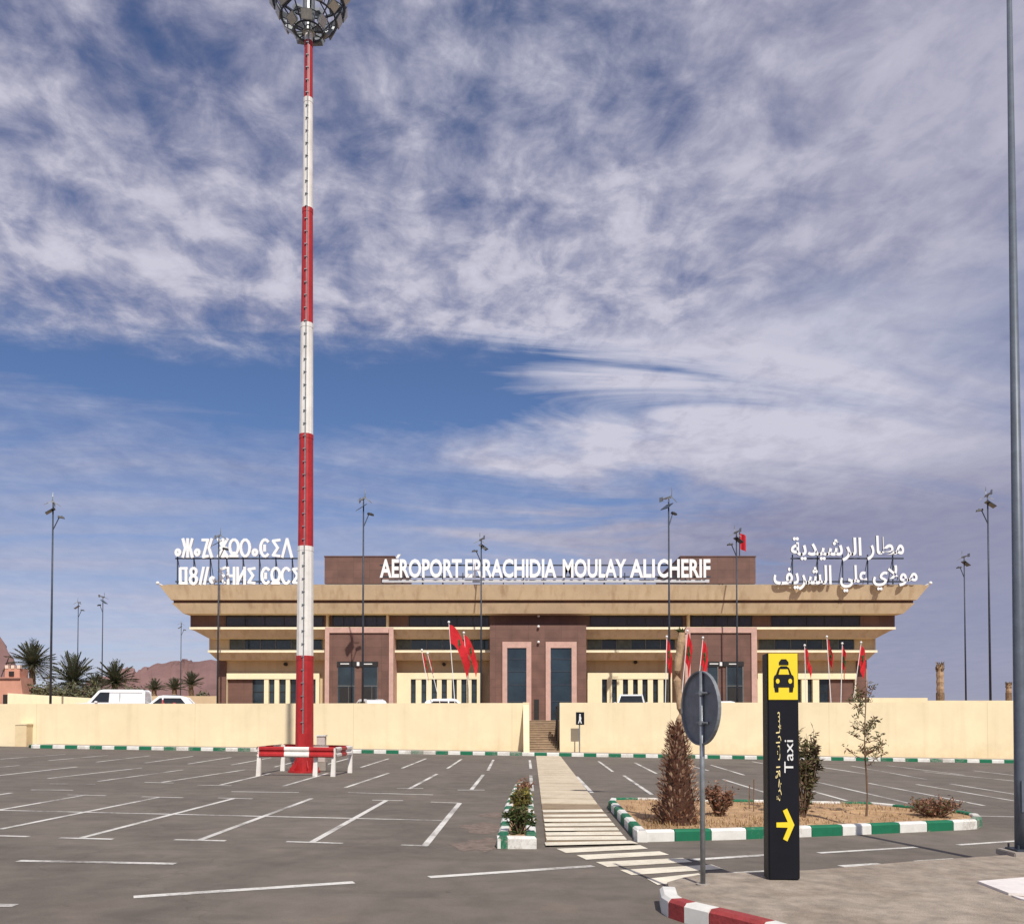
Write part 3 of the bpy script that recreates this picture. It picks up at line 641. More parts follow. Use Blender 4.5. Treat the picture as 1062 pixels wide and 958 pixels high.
for pl, pr in ((238, 334), (410, 507), (609, 700), (787, 886)):
    window(pl, pr, 662.3, 673.3, 64.6, [pl+(pr-pl)*i/6 for i in range(1, 6)], M['glass'], M['greyframe'])
    for k in (0, 4 if pl != 609 else 2):
        mb = MB(); bx(mb, pl+(pr-pl)*k/6+.7, pl+(pr-pl)*(k+1)/6-.5, 663.2, 672.4, 64.555, .01); part('blind', mat('grey_blind', (.10, .115, .115), .5, .2, 2), mb)
# brown corner infill of the ground floor
for pl, pr in ((226.5, 234.5), (889, 898.5)):
    mb = MB(); bx(mb, pl, pr, 684.5, 760, 65.3, .3); part('corner_cladding', M['brown'], mb)
# side portals in pale yellow render
def portal(pl, pr, inl, inr, slots, brown, top=698):
    D = 65.0
    mb = MB(); bx(mb, pl, pr, top, 704, D, .35)
    if inl > pl: bx(mb, pl, inl, 704, 760, D, .35)
    if pr > inr: bx(mb, inr, pr, 704, 760, D, .35)
    xs_ = sorted(slots)
    for (a, b), (c, d) in zip(xs_[:-1], xs_[1:]): bx(mb, b, c, 704, 760, D+.05, .3)
    p = part('portal', M['panel'], mb)
    mb = MB(); a, b = xs_[0][0], xs_[-1][1]; bx(mb, a, b, 704, 760, D+.34, .05); g = part('glazing', M['glass'], mb)
    mb = MB()
    for (a, b) in xs_:
        bx(mb, a, a+.6, 704, 760, D+.30, .035); bx(mb, b-.6, b, 704, 760, D+.30, .035); bx(mb, a, b, 717, 717.6, D+.302, .03)
    part('slot_frames', M['frame'], mb, g)
    for a, b in brown: mb = MB(); bx(mb, a, b, 704, 760, D+.25, .1); part('stone_infill', M['brown'], mb)
portal(235, 331, 235.4, 327, [(262, 273.5), (278.5, 284.3), (289.3, 296), (300.5, 308), (312, 319), (322.5, 327)], [(235.4, 262)])
portal(408, 499, 426, 494.5, [(426, 431), (437, 442), (447.6, 453), (458, 463.4), (468.5, 473.7), (478.4, 483.8), (489, 494.5)], [], 697.5)
portal(609.5, 697, 624.3, 693.4, [(624.3, 629.7), (634.7, 640), (646, 651.6), (656.5, 661.8), (666.2, 672), (677.2, 682.8), (688, 693.4)], [], 697.5)
portal(786, 888, 800, 887.6, [(800, 805), (812, 818), (826.5, 831.8), (837.6, 843.4), (849.5, 860)], [(860, 887.6)])
# framed stone blocks either side of the centre
def block(pl, pr, fw, D, win):
    mb = MB(); bx(mb, pl+fw, pr-fw, 655.8, 760, D+.12, 66-D); b = part('stone_block', M['brown'], mb)
    mb = MB(); bx(mb, pl, pl+fw, 650.3, 760, D, 65.3-D); bx(mb, pr-fw, pr, 650.3, 760, D, 66-D); bx(mb, pl+fw, pr-fw, 650.3, 656, D+.003, 66-D); part('stone_frame', M['pink'], mb, b)
    (a, b1, c, d, e_, f_) = win
    mb = MB(); bx(mb, a, b1, 691, 760, D+.08, .1); w = part('shopfront', M['glass'], mb)
    mb = MB(); bx(mb, c, d, 691, 760, D+.08, .1); w2 = part('shopfront', M['glass'], mb)
    for ww, l, r in ((w, a, b1), (w2, c, d)):
        mb = MB(); bx(mb, l, l+.6, 691, 760, D+.04, .05); bx(mb, r-.6, r, 691, 760, D+.04, .05); bx(mb, l, r, 710.6, 711.4, D+.043, .05); bx(mb, (l+r)/2+2, (l+r)/2+2.6, 711, 760, D+.045, .04); part('mullions', M['greyframe'], mb, ww)
        mb = MB(); bx(mb, l+2, r-2.2, 712.5, 760, D+.06, .03); part('door', M['frame'], mb, ww)
    mb = MB(); bx(mb, a-.5, d+.5, 685.8, 690.8, D+.02, .2); h = part('sign_header', M['frame'], mb)
    for q_ in ((e_, e_+2.6, 686.3, 690.2, D-.06, .1), (a+3, a+12, 687.6, 688.6, D, .05), (f_, f_+9, 687.8, 688.8, D, .05)):
        mb = MB(); bx(mb, *q_); part('header_lamp', M['white'], mb, h)
block(336.5, 408, 5, 62.95, (350, 368, 375, 391.5, 370, 377))
block(711, 785, 5, 62.95, (733, 745, 753.5, 771, 746.5, 756))
# tall centre block with two framed doors
mb = MB(); D = 62.4; bx(mb, 508, 608, 648.2, 760, D, 66-D); cb = part('centre_block', M['brown'], mb)
for l, r in ((521, 551), (566, 598)):
    mb = MB(); bx(mb, l, l+5, 665.3, 760, D-.12, .2); bx(mb, r-5, r, 665.3, 760, D-.12, .2); bx(mb, l+5, r-5, 665.3, 671.6, D-.117, .2); f = part('door_frame', M['pink'], mb)
    mb = MB(); bx(mb, l+5, r-5, 671.6, 760, D-.03, .06); part('glass_leaf', M['bluglass'], mb, f)
    mb = MB()
    for y in (683, 696, 710, 727): bx(mb, l+5, r-5, y-.35, y+.35, D-.06, .03)
    bx(mb, l+5, l+5.6, 671.6, 760, D-.062, .03); bx(mb, r-5.6, r-5, 671.6, 760, D-.062, .03); part('glazing_bars', M['steel'], mb, f)
mb = MB(); bx(mb, 554, 559, 725, 760, D-.05, .1); part('service_door', M['frame'], mb)
for y, dd in ((638.5, 64.2), (649.5, 62.35), (665.6, 62.35)):
    mb = MB(); c_ = P(558.5, y, dd-.12); mb.sphere(c_, .10); part('wall_lamp', M['white'], mb)
for px, py in ((296.5, 688.7), (460.5, 688.8), (659, 686.5), (825, 688)):
    mb = MB(); c_ = P(px, py, 65.3); mb.tube([(c_.x, 65.05, c_.z), (c_.x, 65.45, c_.z)], .13, 10); part('speaker', M['frame'], mb)
for px in (401.5, 714, 339):
    mb = MB(); bx(mb, px-1.0, px+1.4, 637, 650, 63.9, .4); part('clerestory_post', M['tan'], mb)
# roof slab and the two penthouse boxes
mb = MB(); a, b = P(172, 606, 62.9), P(957, 606, 62.9); mb.box(a.x, b.x, 62.9, DB+3, a.z-.2, a.z+.02); part('roof', M['kcon'], mb)
for l, r in ((336.5, 409), (706, 783.5)):
    mb = MB(); a = P(l, 609, 64.8); b = P(r, 577.5, 64.8); mb.box(a.x, b.x, 64.8, 76, a.z+.3, b.z); w = part('penthouse', M['brown'], mb)
    mb = MB(); mb.box(a.x-.04, b.x+.04, 64.76, 76.04, b.z, b.z+.09); part('coping', M['browndark'], mb, w)
for px in (163.5, 965):
    c_ = P(px, 604.5, 62.6); mb = MB(); mb.tube([(c_.x+(.35 if px < 500 else -.35), 62.7, c_.z-.15), c_], .03, 5); mb.sphere(c_, .13); part('corner_lamp', M['white'], mb)

# ================================================================== ROOF LETTERING
def rack(t, pl, pr, rows, D, step):
    mb = MB(); zb = PZ(606.5, 62.4)
    for y in rows:
        a, b = P(pl, y, D+.16), P(pr, y, D+.16); mb.box(a.x, b.x, D+.12, D+.2, a.z-.05, a.z+.05)
    x = pl+2
    while x < pr:
        a = P(x, rows[0], D+.2); mb.box(a.x-.035, a.x+.035, D+.2, D+.28, zb-.02, a.z+.3)
        mb.tube([(a.x, D+.28, a.z), (a.x, D+1.3, zb)], .025, 4); x += step
    mb.build('support_rack', M['steel'], t)
def word(t, body, pl, pr, yt, yb, D, off=.0, bbox=None, name='word', full=False):
    a, b = P(pl, yb, D), P(pr, yt, D)
    mb = place_text(body, lambda u, v, w: (u, D-w*.14, v), a.x, b.x, a.z, b.z, off, bbox=bbox)
    return mb.build(name, [M['letter'], M['letside']], t, fix=False)
D = 62.95
t = thing('roof_lettering', (PX(565, D), D, PZ(606, D)), 'white capital letters AÉROPORT ERRACHIDIA MOULAY ALI CHERIF on the centre of the roof', 'lettering')
ref = text_mb('HE', LOFF)[0]; cap = (min(q.y for q in ref), max(q.y for q in ref))
for body, pl, pr in (('AEROPORT', 394, 479), ('ERRACHIDIA', 482.5, 577), ('MOULAY', 583.5, 649.5), ('ALI', 653, 679), ('CHERIF', 681.5, 736.5)):
    v = text_mb(body, LOFF)[0]; w = word(t, body, pl, pr, 579.8, 599, D, LOFF, (min(q.x for q in v), max(q.x for q in v), *cap))
mb = MB()                        # the accent over the E
a = [P(410.5, 578.9, D), P(413.2, 578.9, D), P(415.8, 574.8, D), P(412.8, 574.8, D)]; mb.polyxz([(q.x, q.z) for q in a], D-.07, D+.07); mb.build('accent', [M['letter'], M['letside']], t)
mb = MB(); a, b = P(396, 600.5, D), P(736, 603.5, D); mb.box(a.x, b.x, D+.1, D+.25, b.z, a.z); mb.build('lamp_channel', mat('pale_metal_channel', (.55, .56, .58), .4, .05, 3), t)
rack(t, 394, 737, (598, 586), D, 21)
# Arabic
t = thing('roof_lettering', (PX(878, D), D, PZ(606, D)), 'white Arabic lettering in two lines on the right end of the roof', 'lettering')
for body, pl, pr, yt, yb in (('مطار', 899, 937, 555.5, 581), ('الرشيدية', 820, 893, 557, 582)):
    word(t, shape(body), pl, pr, yt, yb, D, .022)
for body, pl, pr, yt, yb in (('مولاي', 905, 951, 586, 612), ('علي', 871, 899, 586, 614), ('الشريف', 802, 862, 586, 612)):
    word(t, shape(body), pl, pr, yt, yb, 62.2, .022)
rack(t, 820, 937, (579, 603), D, 26)
# Tifinagh, drawn stroke by stroke on a 10 x 20 cell
def tif(g):
    o = lambda cx, cy, r, ry=None, a0=0, a1=360: [[(cx+r*math.cos(R(a0+(a1-a0)*i/14)), cy+(ry or r)*math.sin(R(a0+(a1-a0)*i/14))) for i in range(15)]]
    return {'a': o(5, 5, 3), 'z': [[(5, 0), (5, 20)], [(0, 20), (2.5, 10), (0, 0)], [(10, 20), (7.5, 10), (10, 0)], [(2, 10), (8, 10)]],
            'g': [[(0, 19), (6, 19), (1, 0)], [(10, 20), (7, 10), (10, 0)], [(1, 0), (6, 1)]], 'k': [[(0, 20), (5, 11), (10, 20)], [(0, 0), (5, 9), (10, 0)], [(5, 0), (5, 20)], [(1, 10), (9, 10)], [(0, 1), (3, 1)], [(7, 1), (10, 1)]],
            'R': o(5, 11, 4.6, 8.4)+[[(1, 1), (9, 1)], [(5, 1), (5, 5)]], 'r': o(5, 10, 4.8, 9.3), 's': o(5.5, 10, 4.8, 9.3, 50, 310)+[[(5, 13), (5, 7)]], 'c': o(5.5, 10, 4.8, 9.3, 45, 315),
            'i': [[(9, 19), (2, 18), (7, 10), (2, 2), (9, 1)]], 'd': [[(0, 0), (5, 20), (10, 0)]], 'm': [[(9, 19), (1.5, 19), (1.5, 1), (9, 1)], [(8, 19), (8, 1)]], 'u': o(5, 14.8, 3.2, 4.4)+o(5, 5, 3.7, 4.8),
            'l': [[(1, 0), (5, 20)], [(6, 0), (10, 20)]], 'y': [[(10, 20), (3, 17), (8, 10), (1, 3)], [(4, 10), (9, 1)]], 'H': [[(1.5, 0), (1.5, 20)], [(8.5, 0), (8.5, 20)], [(1.5, 10), (8.5, 10)]],
            'n': [[(1, 0), (1, 20)], [(9, 0), (9, 20)], [(1, 2), (9, 18)]]}[g]
def tline(t, s, x, ylo, yhi, D, cw, gap):
    for ch in s:
        if ch == ' ': x += cw*.5; continue
        w_ = cw*(.68 if ch == 'a' else 1); mb = MB(); h = .098; dj = 0
        for st in tif(ch):
            pts = [P(x+(p[0]/10)*w_, ylo+(yhi-ylo)*p[1]/20, D) for p in st]
            for a, b in zip(pts[:-1], pts[1:]):
                d = Vector((b.x-a.x, 0, b.z-a.z)).normalized(); n = Vector((-d.z, 0, d.x))*h; e_ = d*h*.6
                q = [a-n-e_, b-n+e_, b+n+e_, a+n-e_]
                dj += .0013; mb.polyxz([(v.x, v.z) for v in q], D-.07-dj, D+.07+dj)
        mb.build('letter', M['letter'], t); x += w_+gap
t = thing('roof_lettering', (PX(243, D), D, PZ(606, D)), 'white Tifinagh lettering in two lines on the left end of the roof', 'lettering')
tline(t, 'azag kRrasid', 181.5, 577.5, 559, D, 9.7, 1.9)
tline(t, 'mulayHni sRci', 186, 605.5, 588.5, D, 9.0, 1.45)
rack(t, 182, 316, (579, 603), D, 17)

# ================================================================== MAST AND ITS GUARD RAIL
mp = G(315.5, 800.6); mp.z = gz(mp.x)
t = thing('floodlight_mast', mp, 'very tall red and white banded floodlight mast rising from the car park', 'mast')
by = [800.6, 681, 568, 452, 337, 218, 104, 45, -32]
zs = [P(315.5, y, mp.y).z for y in by]; ztop = zs[-1]
rad = lambda z: .30-(.30-.115)*(z-mp.z)/(ztop-mp.z)
for i in range(8):
    mb = MB(); z0_, z1_ = zs[i], zs[i+1]
    mb.tube([(mp.x, mp.y, z0_), (mp.x, mp.y, z1_)], [rad(z0_), rad(z1_)+.004], 12, cap=(i in (0, 7)))
    part('band', M['red'] if i % 2 == 0 else M['mastwhite'], mb, t)
    if i < 7:
        mb = MB(); mb.tube([(mp.x, mp.y, z1_-.12), (mp.x, mp.y, z1_+.03)], rad(z1_)+.012, 12); part('joint_collar', M['red'] if i % 2 == 0 else M['mastwhite'], mb, t)
mb = MB(); mb.tube([(mp.x, mp.y, mp.z), (mp.x, mp.y, mp.z+.06)], .52, 16)
for i in range(12):
    a_ = i*math.pi/6; mb.tube([(mp.x+.45*math.cos(a_), mp.y+.45*math.sin(a_), mp.z+.05), (mp.x+.45*math.cos(a_), mp.y+.45*math.sin(a_), mp.z+.16)], .025, 6)
for i in range(6):
    a_ = i*math.pi/3; c, s = math.cos(a_), math.sin(a_); u = Vector((-s, c, 0))*.012
    b = Vector((mp.x, mp.y, mp.z+.06)); n = len(mb.v)
    tri = [b+Vector((c, s, 0))*.28, b+Vector((c, s, 0))*.48, b+Vector((c*.29, s*.29, .35))]
    mb.v += [tuple(v-u) for v in tri]+[tuple(v+u) for v in tri]
    for f in ((0, 1, 2), (5, 4, 3), (0, 3, 4, 1), (1, 4, 5, 2), (2, 5, 3, 0)): mb.face(tuple(n+k for k in f))
part('base_flange', M['red'], mb, t)
# climbing rungs and cable on the camera side
mb = MB(); z = mp.z+1.6
while z < ztop-1:
    r = rad(z); mb.box(mp.x-.045, mp.x+.045, mp.y-r-.045, mp.y-r+.02, z, z+.025); z += .42
mb.tube([(mp.x+.02, mp.y-rad(mp.z+1)-.012, mp.z+1.0), (mp.x+.02, mp.y-rad(ztop)-.012, ztop)], .02, 6)
part('climbing_rungs', M['galv'], mb, t)
mb = MB(); mb.box(mp.x-.12, mp.x+.12, mp.y-.33, mp.y-.27, mp.z+.55, mp.z+1.25); part('hatch', M['red'], mb, t)
# head frame
mb = MB()
def ringt(mb, r, z, rad_):
    n = 28; mb.tube([(mp.x+r*math.cos(2*math.pi*i/n), mp.y+r*math.sin(2*math.pi*i/n), z) for i in range(n+1)], rad_, 5)
zh = [P(315.5, y, mp.y).z for y in (33, 20, 5, -12)]
ringt(mb, .45, zh[0], .03); ringt(mb, .88, zh[1], .032); ringt(mb, 1.15, zh[2], .045); ringt(mb, 1.20, zh[3], .045)
for i in range(10):
    a_ = 2*math.pi*i/10; c, s = math.cos(a_), math.sin(a_); pt = lambda r, z: (mp.x+r*c, mp.y+r*s, z)
    mb.tube([pt(.12, zh[0]), pt(.45, zh[0]), pt(.88, zh[1]), pt(1.15, zh[2]), pt(1.2, zh[3]), pt(.12, zh[3]+.2)], .022, 5)
for i in range(20):
    a_ = 2*math.pi*(i+.5)/20; c, s_ = math.cos(a_), math.sin(a_)
    mb.tube([(mp.x+.9*c, mp.y+.9*s_, zh[1]), (mp.x+1.17*c, mp.y+1.17*s_, zh[2]), (mp.x+1.2*c, mp.y+1.2*s_, zh[3])], .014, 4)
for zz, r_ in ((.5*(zh[0]+zh[1]), .68), (.5*(zh[1]+zh[2]), 1.04), (.5*(zh[2]+zh[3]), 1.2)): ringt(mb, r_, zz, .018)
part('head_frame', M['steel'], mb, t)
mb = MB(); mb.tube([(mp.x, mp.y, zh[0]-.05), (mp.x, mp.y, zh[3]+.6)], .2, 12); part('hub', M['galv'], mb, t)
rh = random.Random(8)
for tier, (z, rr, cnt, off) in enumerate(((zh[0]+.08, .62, 7, .35), (zh[1]+.1, .98, 10, .2), (zh[2]+.15, 1.22, 12, .5), (zh[3]+.2, 1.25, 12, .0))):
    for i in range(cnt):
        a_ = 2*math.pi*i/cnt+off; rot = Matrix.Translation((mp.x+rr*math.cos(a_), mp.y+rr*math.sin(a_), z)) @ Matrix.Rotation(a_, 4, 'Z') @ Matrix.Rotation(R(40+rh.uniform(-16, 16)), 4, 'Y') @ Matrix.Rotation(R(rh.uniform(-25, 25)), 4, 'Z') @ Matrix.Scale(.80, 4)
        mb = MB(); mb.hexa([rot @ Vector(v) for v in ((-.16, -.14, -.12), (.02, -.24, -.19), (.02, .24, -.19), (-.16, .14, -.12), (-.16, -.14, .12), (.02, -.24, .19), (.02, .24, .19), (-.16, .14, .12))])
        f = part('floodlight', M['galv'], mb, t)
        mb = MB(); mb.hexa([rot @ Vector(v) for v in ((.022, -.215, -.165), (.035, -.215, -.165), (.035, .215, -.165), (.022, .215, -.165), (.022, -.215, .165), (.035, -.215, .165), (.035, .215, .165), (.022, .215, .165))])
        part('lens', M['lens'], mb, f)
# guard rail
FL, FR, BR, BL = [G(*p) for p in ((268.5, 804.6), (346, 805.2), (363.5, 801.3), (293.5, 799.3))]
t = thing('guard_rail', ((FL.x+BR.x)/2, (FL.y+BR.y)/2, gz(FL.x)), 'red and white crash barrier on short white legs around the mast foot', 'guard rail')
def wrail(a, b, mats, zc):
    d = (b-a); d.z = 0; l = d.length; d.normalize(); nrm = Vector((d.y, -d.x, 0)); prof = [(-.155, .0), (-.12, .045), (-.06, .045), (-.02, .0), (.02, .0), (.06, .045), (.12, .045), (.155, 0)]
    for i in range(3):
        mb = MB(); p0, p1 = a+d*l*i/3, a+d*l*(i+1)/3
        for sgn in (0,):
            n0 = len(mb.v)
            for p in (p0, p1):
                for (z, o_) in prof: q = p+nrm*o_; mb.v.append((q.x, q.y, gz(q.x)+zc+z))
                for (z, o_) in reversed(prof): q = p+nrm*(o_-.012); mb.v.append((q.x, q.y, gz(q.x)+zc+z))
            c = 16
            for j in range(c): k = (j+1) % c; mb.face((n0+j, n0+k, n0+c+k, n0+c+j))
        part('rail', mats[i], mb, t)
rw = [M['red'], M['mastwhite'], M['red']]; wr_ = [M['mastwhite'], M['red'], M['mastwhite']]
zc = .73
wrail(FL, FR, rw, zc); wrail(FR+Vector((.04, .03, 0)), BR, wr_, zc); wrail(BR+Vector((0, .05, 0)), BL+Vector((0, .05, 0)), rw, zc); wrail(BL-Vector((.04, 0, 0)), FL-Vector((.04, 0, 0)), wr_, zc)
for p in (FL, FR, BR, BL, FR+Vector((-.55, .04, 0))):
    mb = MB(); z = gz(p.x); mb.hexa([(p.x-.10, p.y+.02, z), (p.x+.04, p.y+.02, z), (p.x+.04, p.y+.12, z), (p.x-.10, p.y+.12, z), (p.x-.05, p.y+.02, z+.86), (p.x+.05, p.y+.02, z+.86), (p.x+.05, p.y+.12, z+.86), (p.x-.05, p.y+.12, z+.86)]); part('leg', M['mastwhite'], mb, t)
# feeder cabinet behind the mast
c0 = G(332.5, 798.5); t = thing('electric_cabinet', (c0.x, c0.y, gz(c0.x)), 'pale grey electric cabinet on a plinth just right of the mast foot', 'cabinet')
mb = MB(); zt = P(332, 762, c0.y).z; z = gz(c0.x); xa, xb = PX(328.5, c0.y), PX(337, c0.y); mb.box(xa, xb, c0.y, c0.y+.25, z+.28, zt-.04); part('cabinet_body', mat('cabinet_grey', (.55, .47, .43), .6, .06, 4), mb, t, bevel=.01)
mb = MB(); mb.box(xa-.03, xb+.03, c0.y-.03, c0.y+.28, zt-.04, zt); part('lid', M['kwhite'], mb, t)
mb = MB(); mb.box(xa-.04, xb+.04, c0.y-.04, c0.y+.3, z-.05, z+.28); part('plinth', M['kcon'], mb, t)
mb = MB(); mb.box(xb-.07, xb-.05, c0.y-.012, c0.y, z+.6, z+.72); part('handle', M['frame'], mb, t)

# ================================================================== TALL LAMP POST AT THE RIGHT EDGE
b = G(1060, 885.5, ih); zb = gz(b.x)+ih
t = thing('lamp_post', (b.x, b.y, zb), 'tall plain blue grey lamp post on a concrete pad at the right edge', 'lamp post')
mb = MB(); mb.box(b.x-.22, b.x+.22, b.y-.22, b.y+.22, zb-.03, zb+.05); part('concrete_pad', M['kcon'], mb, t, bevel=.01)
mb = MB(); mb.box(b.x-.14, b.x+.14, b.y-.14, b.y+.14, zb+.05, zb+.075)
for i in (-1, 1):
    for j in (-1, 1): mb.tube([(b.x+i*.11, b.y+j*.11, zb+.07), (b.x+i*.11, b.y+j*.11, zb+.13)], .014, 6)
part('base_plate', M['steel'], mb, t)
mb = MB(); H = 12.0; mb.tube([(b.x, b.y, zb+.07), (b.x, b.y, zb+1.0), (b.x, b.y, zb+H)], [.085, .080, .028], 16); part('pole', M['polegrey'], mb, t, smooth=True)
mb = MB(); mb.box(b.x-.045, b.x+.045, b.y-.092, b.y-.07, zb+.55, zb+.95); part('hatch', M['polegrey'], mb, t)
mb = MB(); mb.tube([(b.x, b.y, zb+H-.2), (b.x-.1, b.y, zb+H+.3), (b.x-1.2, b.y, zb+H+.55)], .03, 8); part('arm', M['polegrey'], mb, t)
mb = MB(); mb.hexa([(b.x-1.9, b.y-.13, zb+H+.50), (b.x-1.15, b.y-.13, zb+H+.46), (b.x-1.15, b.y+.13, zb+H+.46), (b.x-1.9, b.y+.13, zb+H+.50), (b.x-1.85, b.y-.08, zb+H+.62), (b.x-1.15, b.y-.08, zb+H+.6), (b.x-1.15, b.y+.08, zb+H+.6), (b.x-1.85, b.y+.08, zb+H+.62)]); part('lamp_head', M['polegrey'], mb, t)

# ================================================================== WIND AND SOLAR LAMP POSTS
def wind_lamp():
    t = thing('wind_lamp_post', (0, 0, 0), 'x', 'lamp post', 'dark lamp posts with small wind turbines')
    H = 15.2; mb = MB(); mb.tube([(0, 0, 0), (0, 0, H-1.0)], [.082, .045], 8); mb.build('pole', M['steel'], t, smooth=True)
    mb = MB(); mb.tube([(0, 0, H-2.6), (.35, 0, H-1.75), (.55, 0, H-1.6)], .035, 6); mb.build('arm', M['steel'], t)
    mb = MB(); mb.hexa([(.28, -.10, H-1.72), (.70, -.10, H-1.78), (.70, .10, H-1.78), (.28, .10, H-1.72), (.3, -.07, H-1.6), (.66, -.07, H-1.66), (.66, .07, H-1.66), (.3, .07, H-1.6)]); mb.build('lamp_head', M['frame'], t)
    mb = MB(); mb.hexa([(-.42, -.3, H-1.55), (.12, -.3, H-1.15), (.12, .3, H-1.15), (-.42, .3, H-1.55), (-.44, -.3, H-1.51), (.10, -.3, H-1.11), (.10, .3, H-1.11), (-.44, .3, H-1.51)]); mb.build('solar_panel', M['glass'], t)
    mb = MB(); mb.tube([(0, -.25, H-.72), (0, .22, H-.72), (0, .6, H-.70)], [.09, .07, .02], 8); mb.box(-.01, .01, .5, .85, H-.86, H-.56); mb.tube([(0, 0, H-1.02), (0, 0, H-.7)], .045, 6); mb.build('turbine_body', M['galv'], t)
    for i in range(3):
        a = R(88+120*i); mb = MB(); c, s = math.cos(a), math.sin(a); u = Vector((-s, 0, c))
        p0, p1, p2 = Vector((c*.08, -.27, H-.72+s*.08)), Vector((c*.3, -.29, H-.72+s*.3)), Vector((c*.60, -.25, H-.72+s*.60))
        for p, q, w0, w1 in ((p0, p1, .02, .03), (p1, p2, .03, .010)):
            mb.hexa([p-u*w0+Vector((0, -.01, 0)), p+u*w0+Vector((0, -.01, 0)), p+u*w0+Vector((0, .012, 0)), p-u*w0+Vector((0, .012, 0)), q-u*w1+Vector((0, -.01, 0)), q+u*w1+Vector((0, -.01, 0)), q+u*w1+Vector((0, .012, 0)), q-u*w1+Vector((0, .012, 0))])
        mb.build('blade', M['galv'], t)
    return t
proto = wind_lamp()
wl_ = [(53.5, 508, 'on the far left, tallest among the palm trees', 20), (80.5, 618, 'above the left palms, shorter of a pair', 10), (106, 612, 'above the white van, taller of a pair', 170),
       (187.5, 641, 'far off, just left of the terminal roof', 15), (226, 545, 'before the Tifinagh roof letters', 40), (376.5, 504, 'just right of the red and white mast', 30),
       (499, 549, 'before the ERRACHIDIA letters', 200), (694, 503, 'before the CHERIF letters', 35), (764.5, 541, 'before the right rooftop box', 190),
       (1001, 568, 'second from the right edge', 185), (1026, 500, 'nearest the big right edge lamp post', 170)]
for i, (px, yt, lab, rz) in enumerate(wl_):
    D = (15.2+TZ-EYE)*F/(HOR-yt); o = proto if i == 0 else copy_tree(proto)
    if px == 499: pass
    o.location = (PX(px, D, yt+(730-yt)*.6), D, TZ); o.rotation_euler.z = R(rz)
    if D > 61.5 and 226 <= px < 800:
        D = 61.0; H_ = EYE+(HOR-yt)*D/F-TZ; o.location = (PX(px, D, 680), D, TZ); o.scale = (1, 1, H_/15.2)
    o['label'] = 'dark lamp post with wind turbine '+lab

# ================================================================== FLAGS
def flag(px0, py0, px1, py1, D, w, h, droop, label, seed, flutter=.5):
    """staff from its foot (px0,py0) to its tip (px1,py1)"""
    a, b = P(px0, py0, D), P(px1, py1, D); a = a+(b-a)*((TZ-a.z)/(b.z-a.z))
    t = thing('flag', (a.x, a.y, TZ), label, 'flag', 'red flags on staffs before the terminal')
    mb = MB(); mb.tube([a, b], [.03, .02], 6); part('staff', M['white'], mb, t)
    mb = MB(); mb.sphere(b+Vector((0, 0, .06)), .08, 8, 5); part('finial', M['white'], mb, t)
    d = (a-b).normalized(); ph = seed*1.7
    def S(u, v):
        p = b+d*(.1+v*h); sag = droop*u*u*w*1.25; out = w*u*(1-droop*.72)
        return p+Vector((out*(1-.25*v)+.02, .13*math.sin(u*9+ph+v*2)*(.3+u)*flutter*2, -sag*(1-.15*v)-.05*u*math.sin(v*5+ph)))
    mb = MB(); nu, nv = 14, 8
    for j in range(nv+1):
        for i in range(nu+1): mb.v.append(tuple(S(i/nu, j/nv)))
    for j in range(nv):
        for i in range(nu): q = j*(nu+1)+i; mb.face((q, q+1, q+nu+2, q+nu+1))
    f = part('cloth', M['flagred'], mb, t, smooth=True, fix=False)
    mb = MB(); st = [(.5+.16*math.cos(R(90+144*i))*h/w, .5-.22*math.sin(R(90+144*i))) for i in range(6)]
    for p, q in zip(st[:-1], st[1:]):
        pts = [S(p[0]+(q[0]-p[0])*k/4, p[1]+(q[1]-p[1])*k/4)+Vector((0, -.02, 0)) for k in range(5)]; mb.tube(pts, .022, 4)
    part('star', M['flaggreen'], mb, f)
flag(447, 732, 437.5, 675, 55, 1.1, .85, .93, 'drooping red flag left of the big one, before the yellow slotted panel', 1)
flag(457, 732, 443.5, 678, 56, .9, .7, .95, 'thin drooping red flag closest behind its left neighbour by the slotted panel', 5)
flag(472, 732, 465.5, 646, 52, 2.7, 1.15, .72, 'largest red flag, streaming down from a white staff left of the centre doors', 2)
flag(488, 732, 481, 657, 53, 1.9, 1.1, .78, 'second large red flag, hanging just right of the largest one', 3)
flag(690, 732, 691.5, 661, 54, 1.0, 1.5, .96, 'drooping red flag just left of the bare palm trunk', 4)
flag(706, 732, 713, 655, 54, 1.0, 1.8, .95, 'drooping red flag just right of the bare palm trunk', 6)
flag(722, 732, 729, 662, 55, 1.1, 1.6, .95, 'drooping red flag above the round sign', 7)
flag(836, 732, 834.5, 670, 54, 1.1, 1.0, .90, 'drooping red flag just right of the taxi totem', 8)
flag(862, 732, 857.5, 661, 54, 1.0, 1.4, .94, 'red flag second right of the taxi totem', 9)
flag(872, 732, 873.5, 668, 55, .8, 1.4, .97, 'thin red flag between the two at the right end of the terminal', 10)
flag(884, 732, 893, 667, 55, 1.0, 1.3, .92, 'rightmost red flag, on a leaning staff at the corner of the terminal', 11)
b = P(767, 577, 66); t = thing('flag', (b.x, 66, b.z), 'red flag on the brown rooftop box right of the letters', 'flag')
tp = P(767, 551, 66); mb = MB(); mb.tube([b, tp], .04, 6); part('staff', M['steel'], mb, t)
mb = MB(); mb.v = []; 
for j in range(7):
    for i in range(7): u, v = i/6, j/6; mb.v.append((tp.x+.05+u*.45, 66+.1*math.sin(u*7), tp.z-.1-v*1.25-u*.25))
for j in range(6):
    for i in range(6): q = j*7+i; mb.face((q, q+1, q+8, q+7))
part('cloth', M['flagred'], mb, t, fix=False)

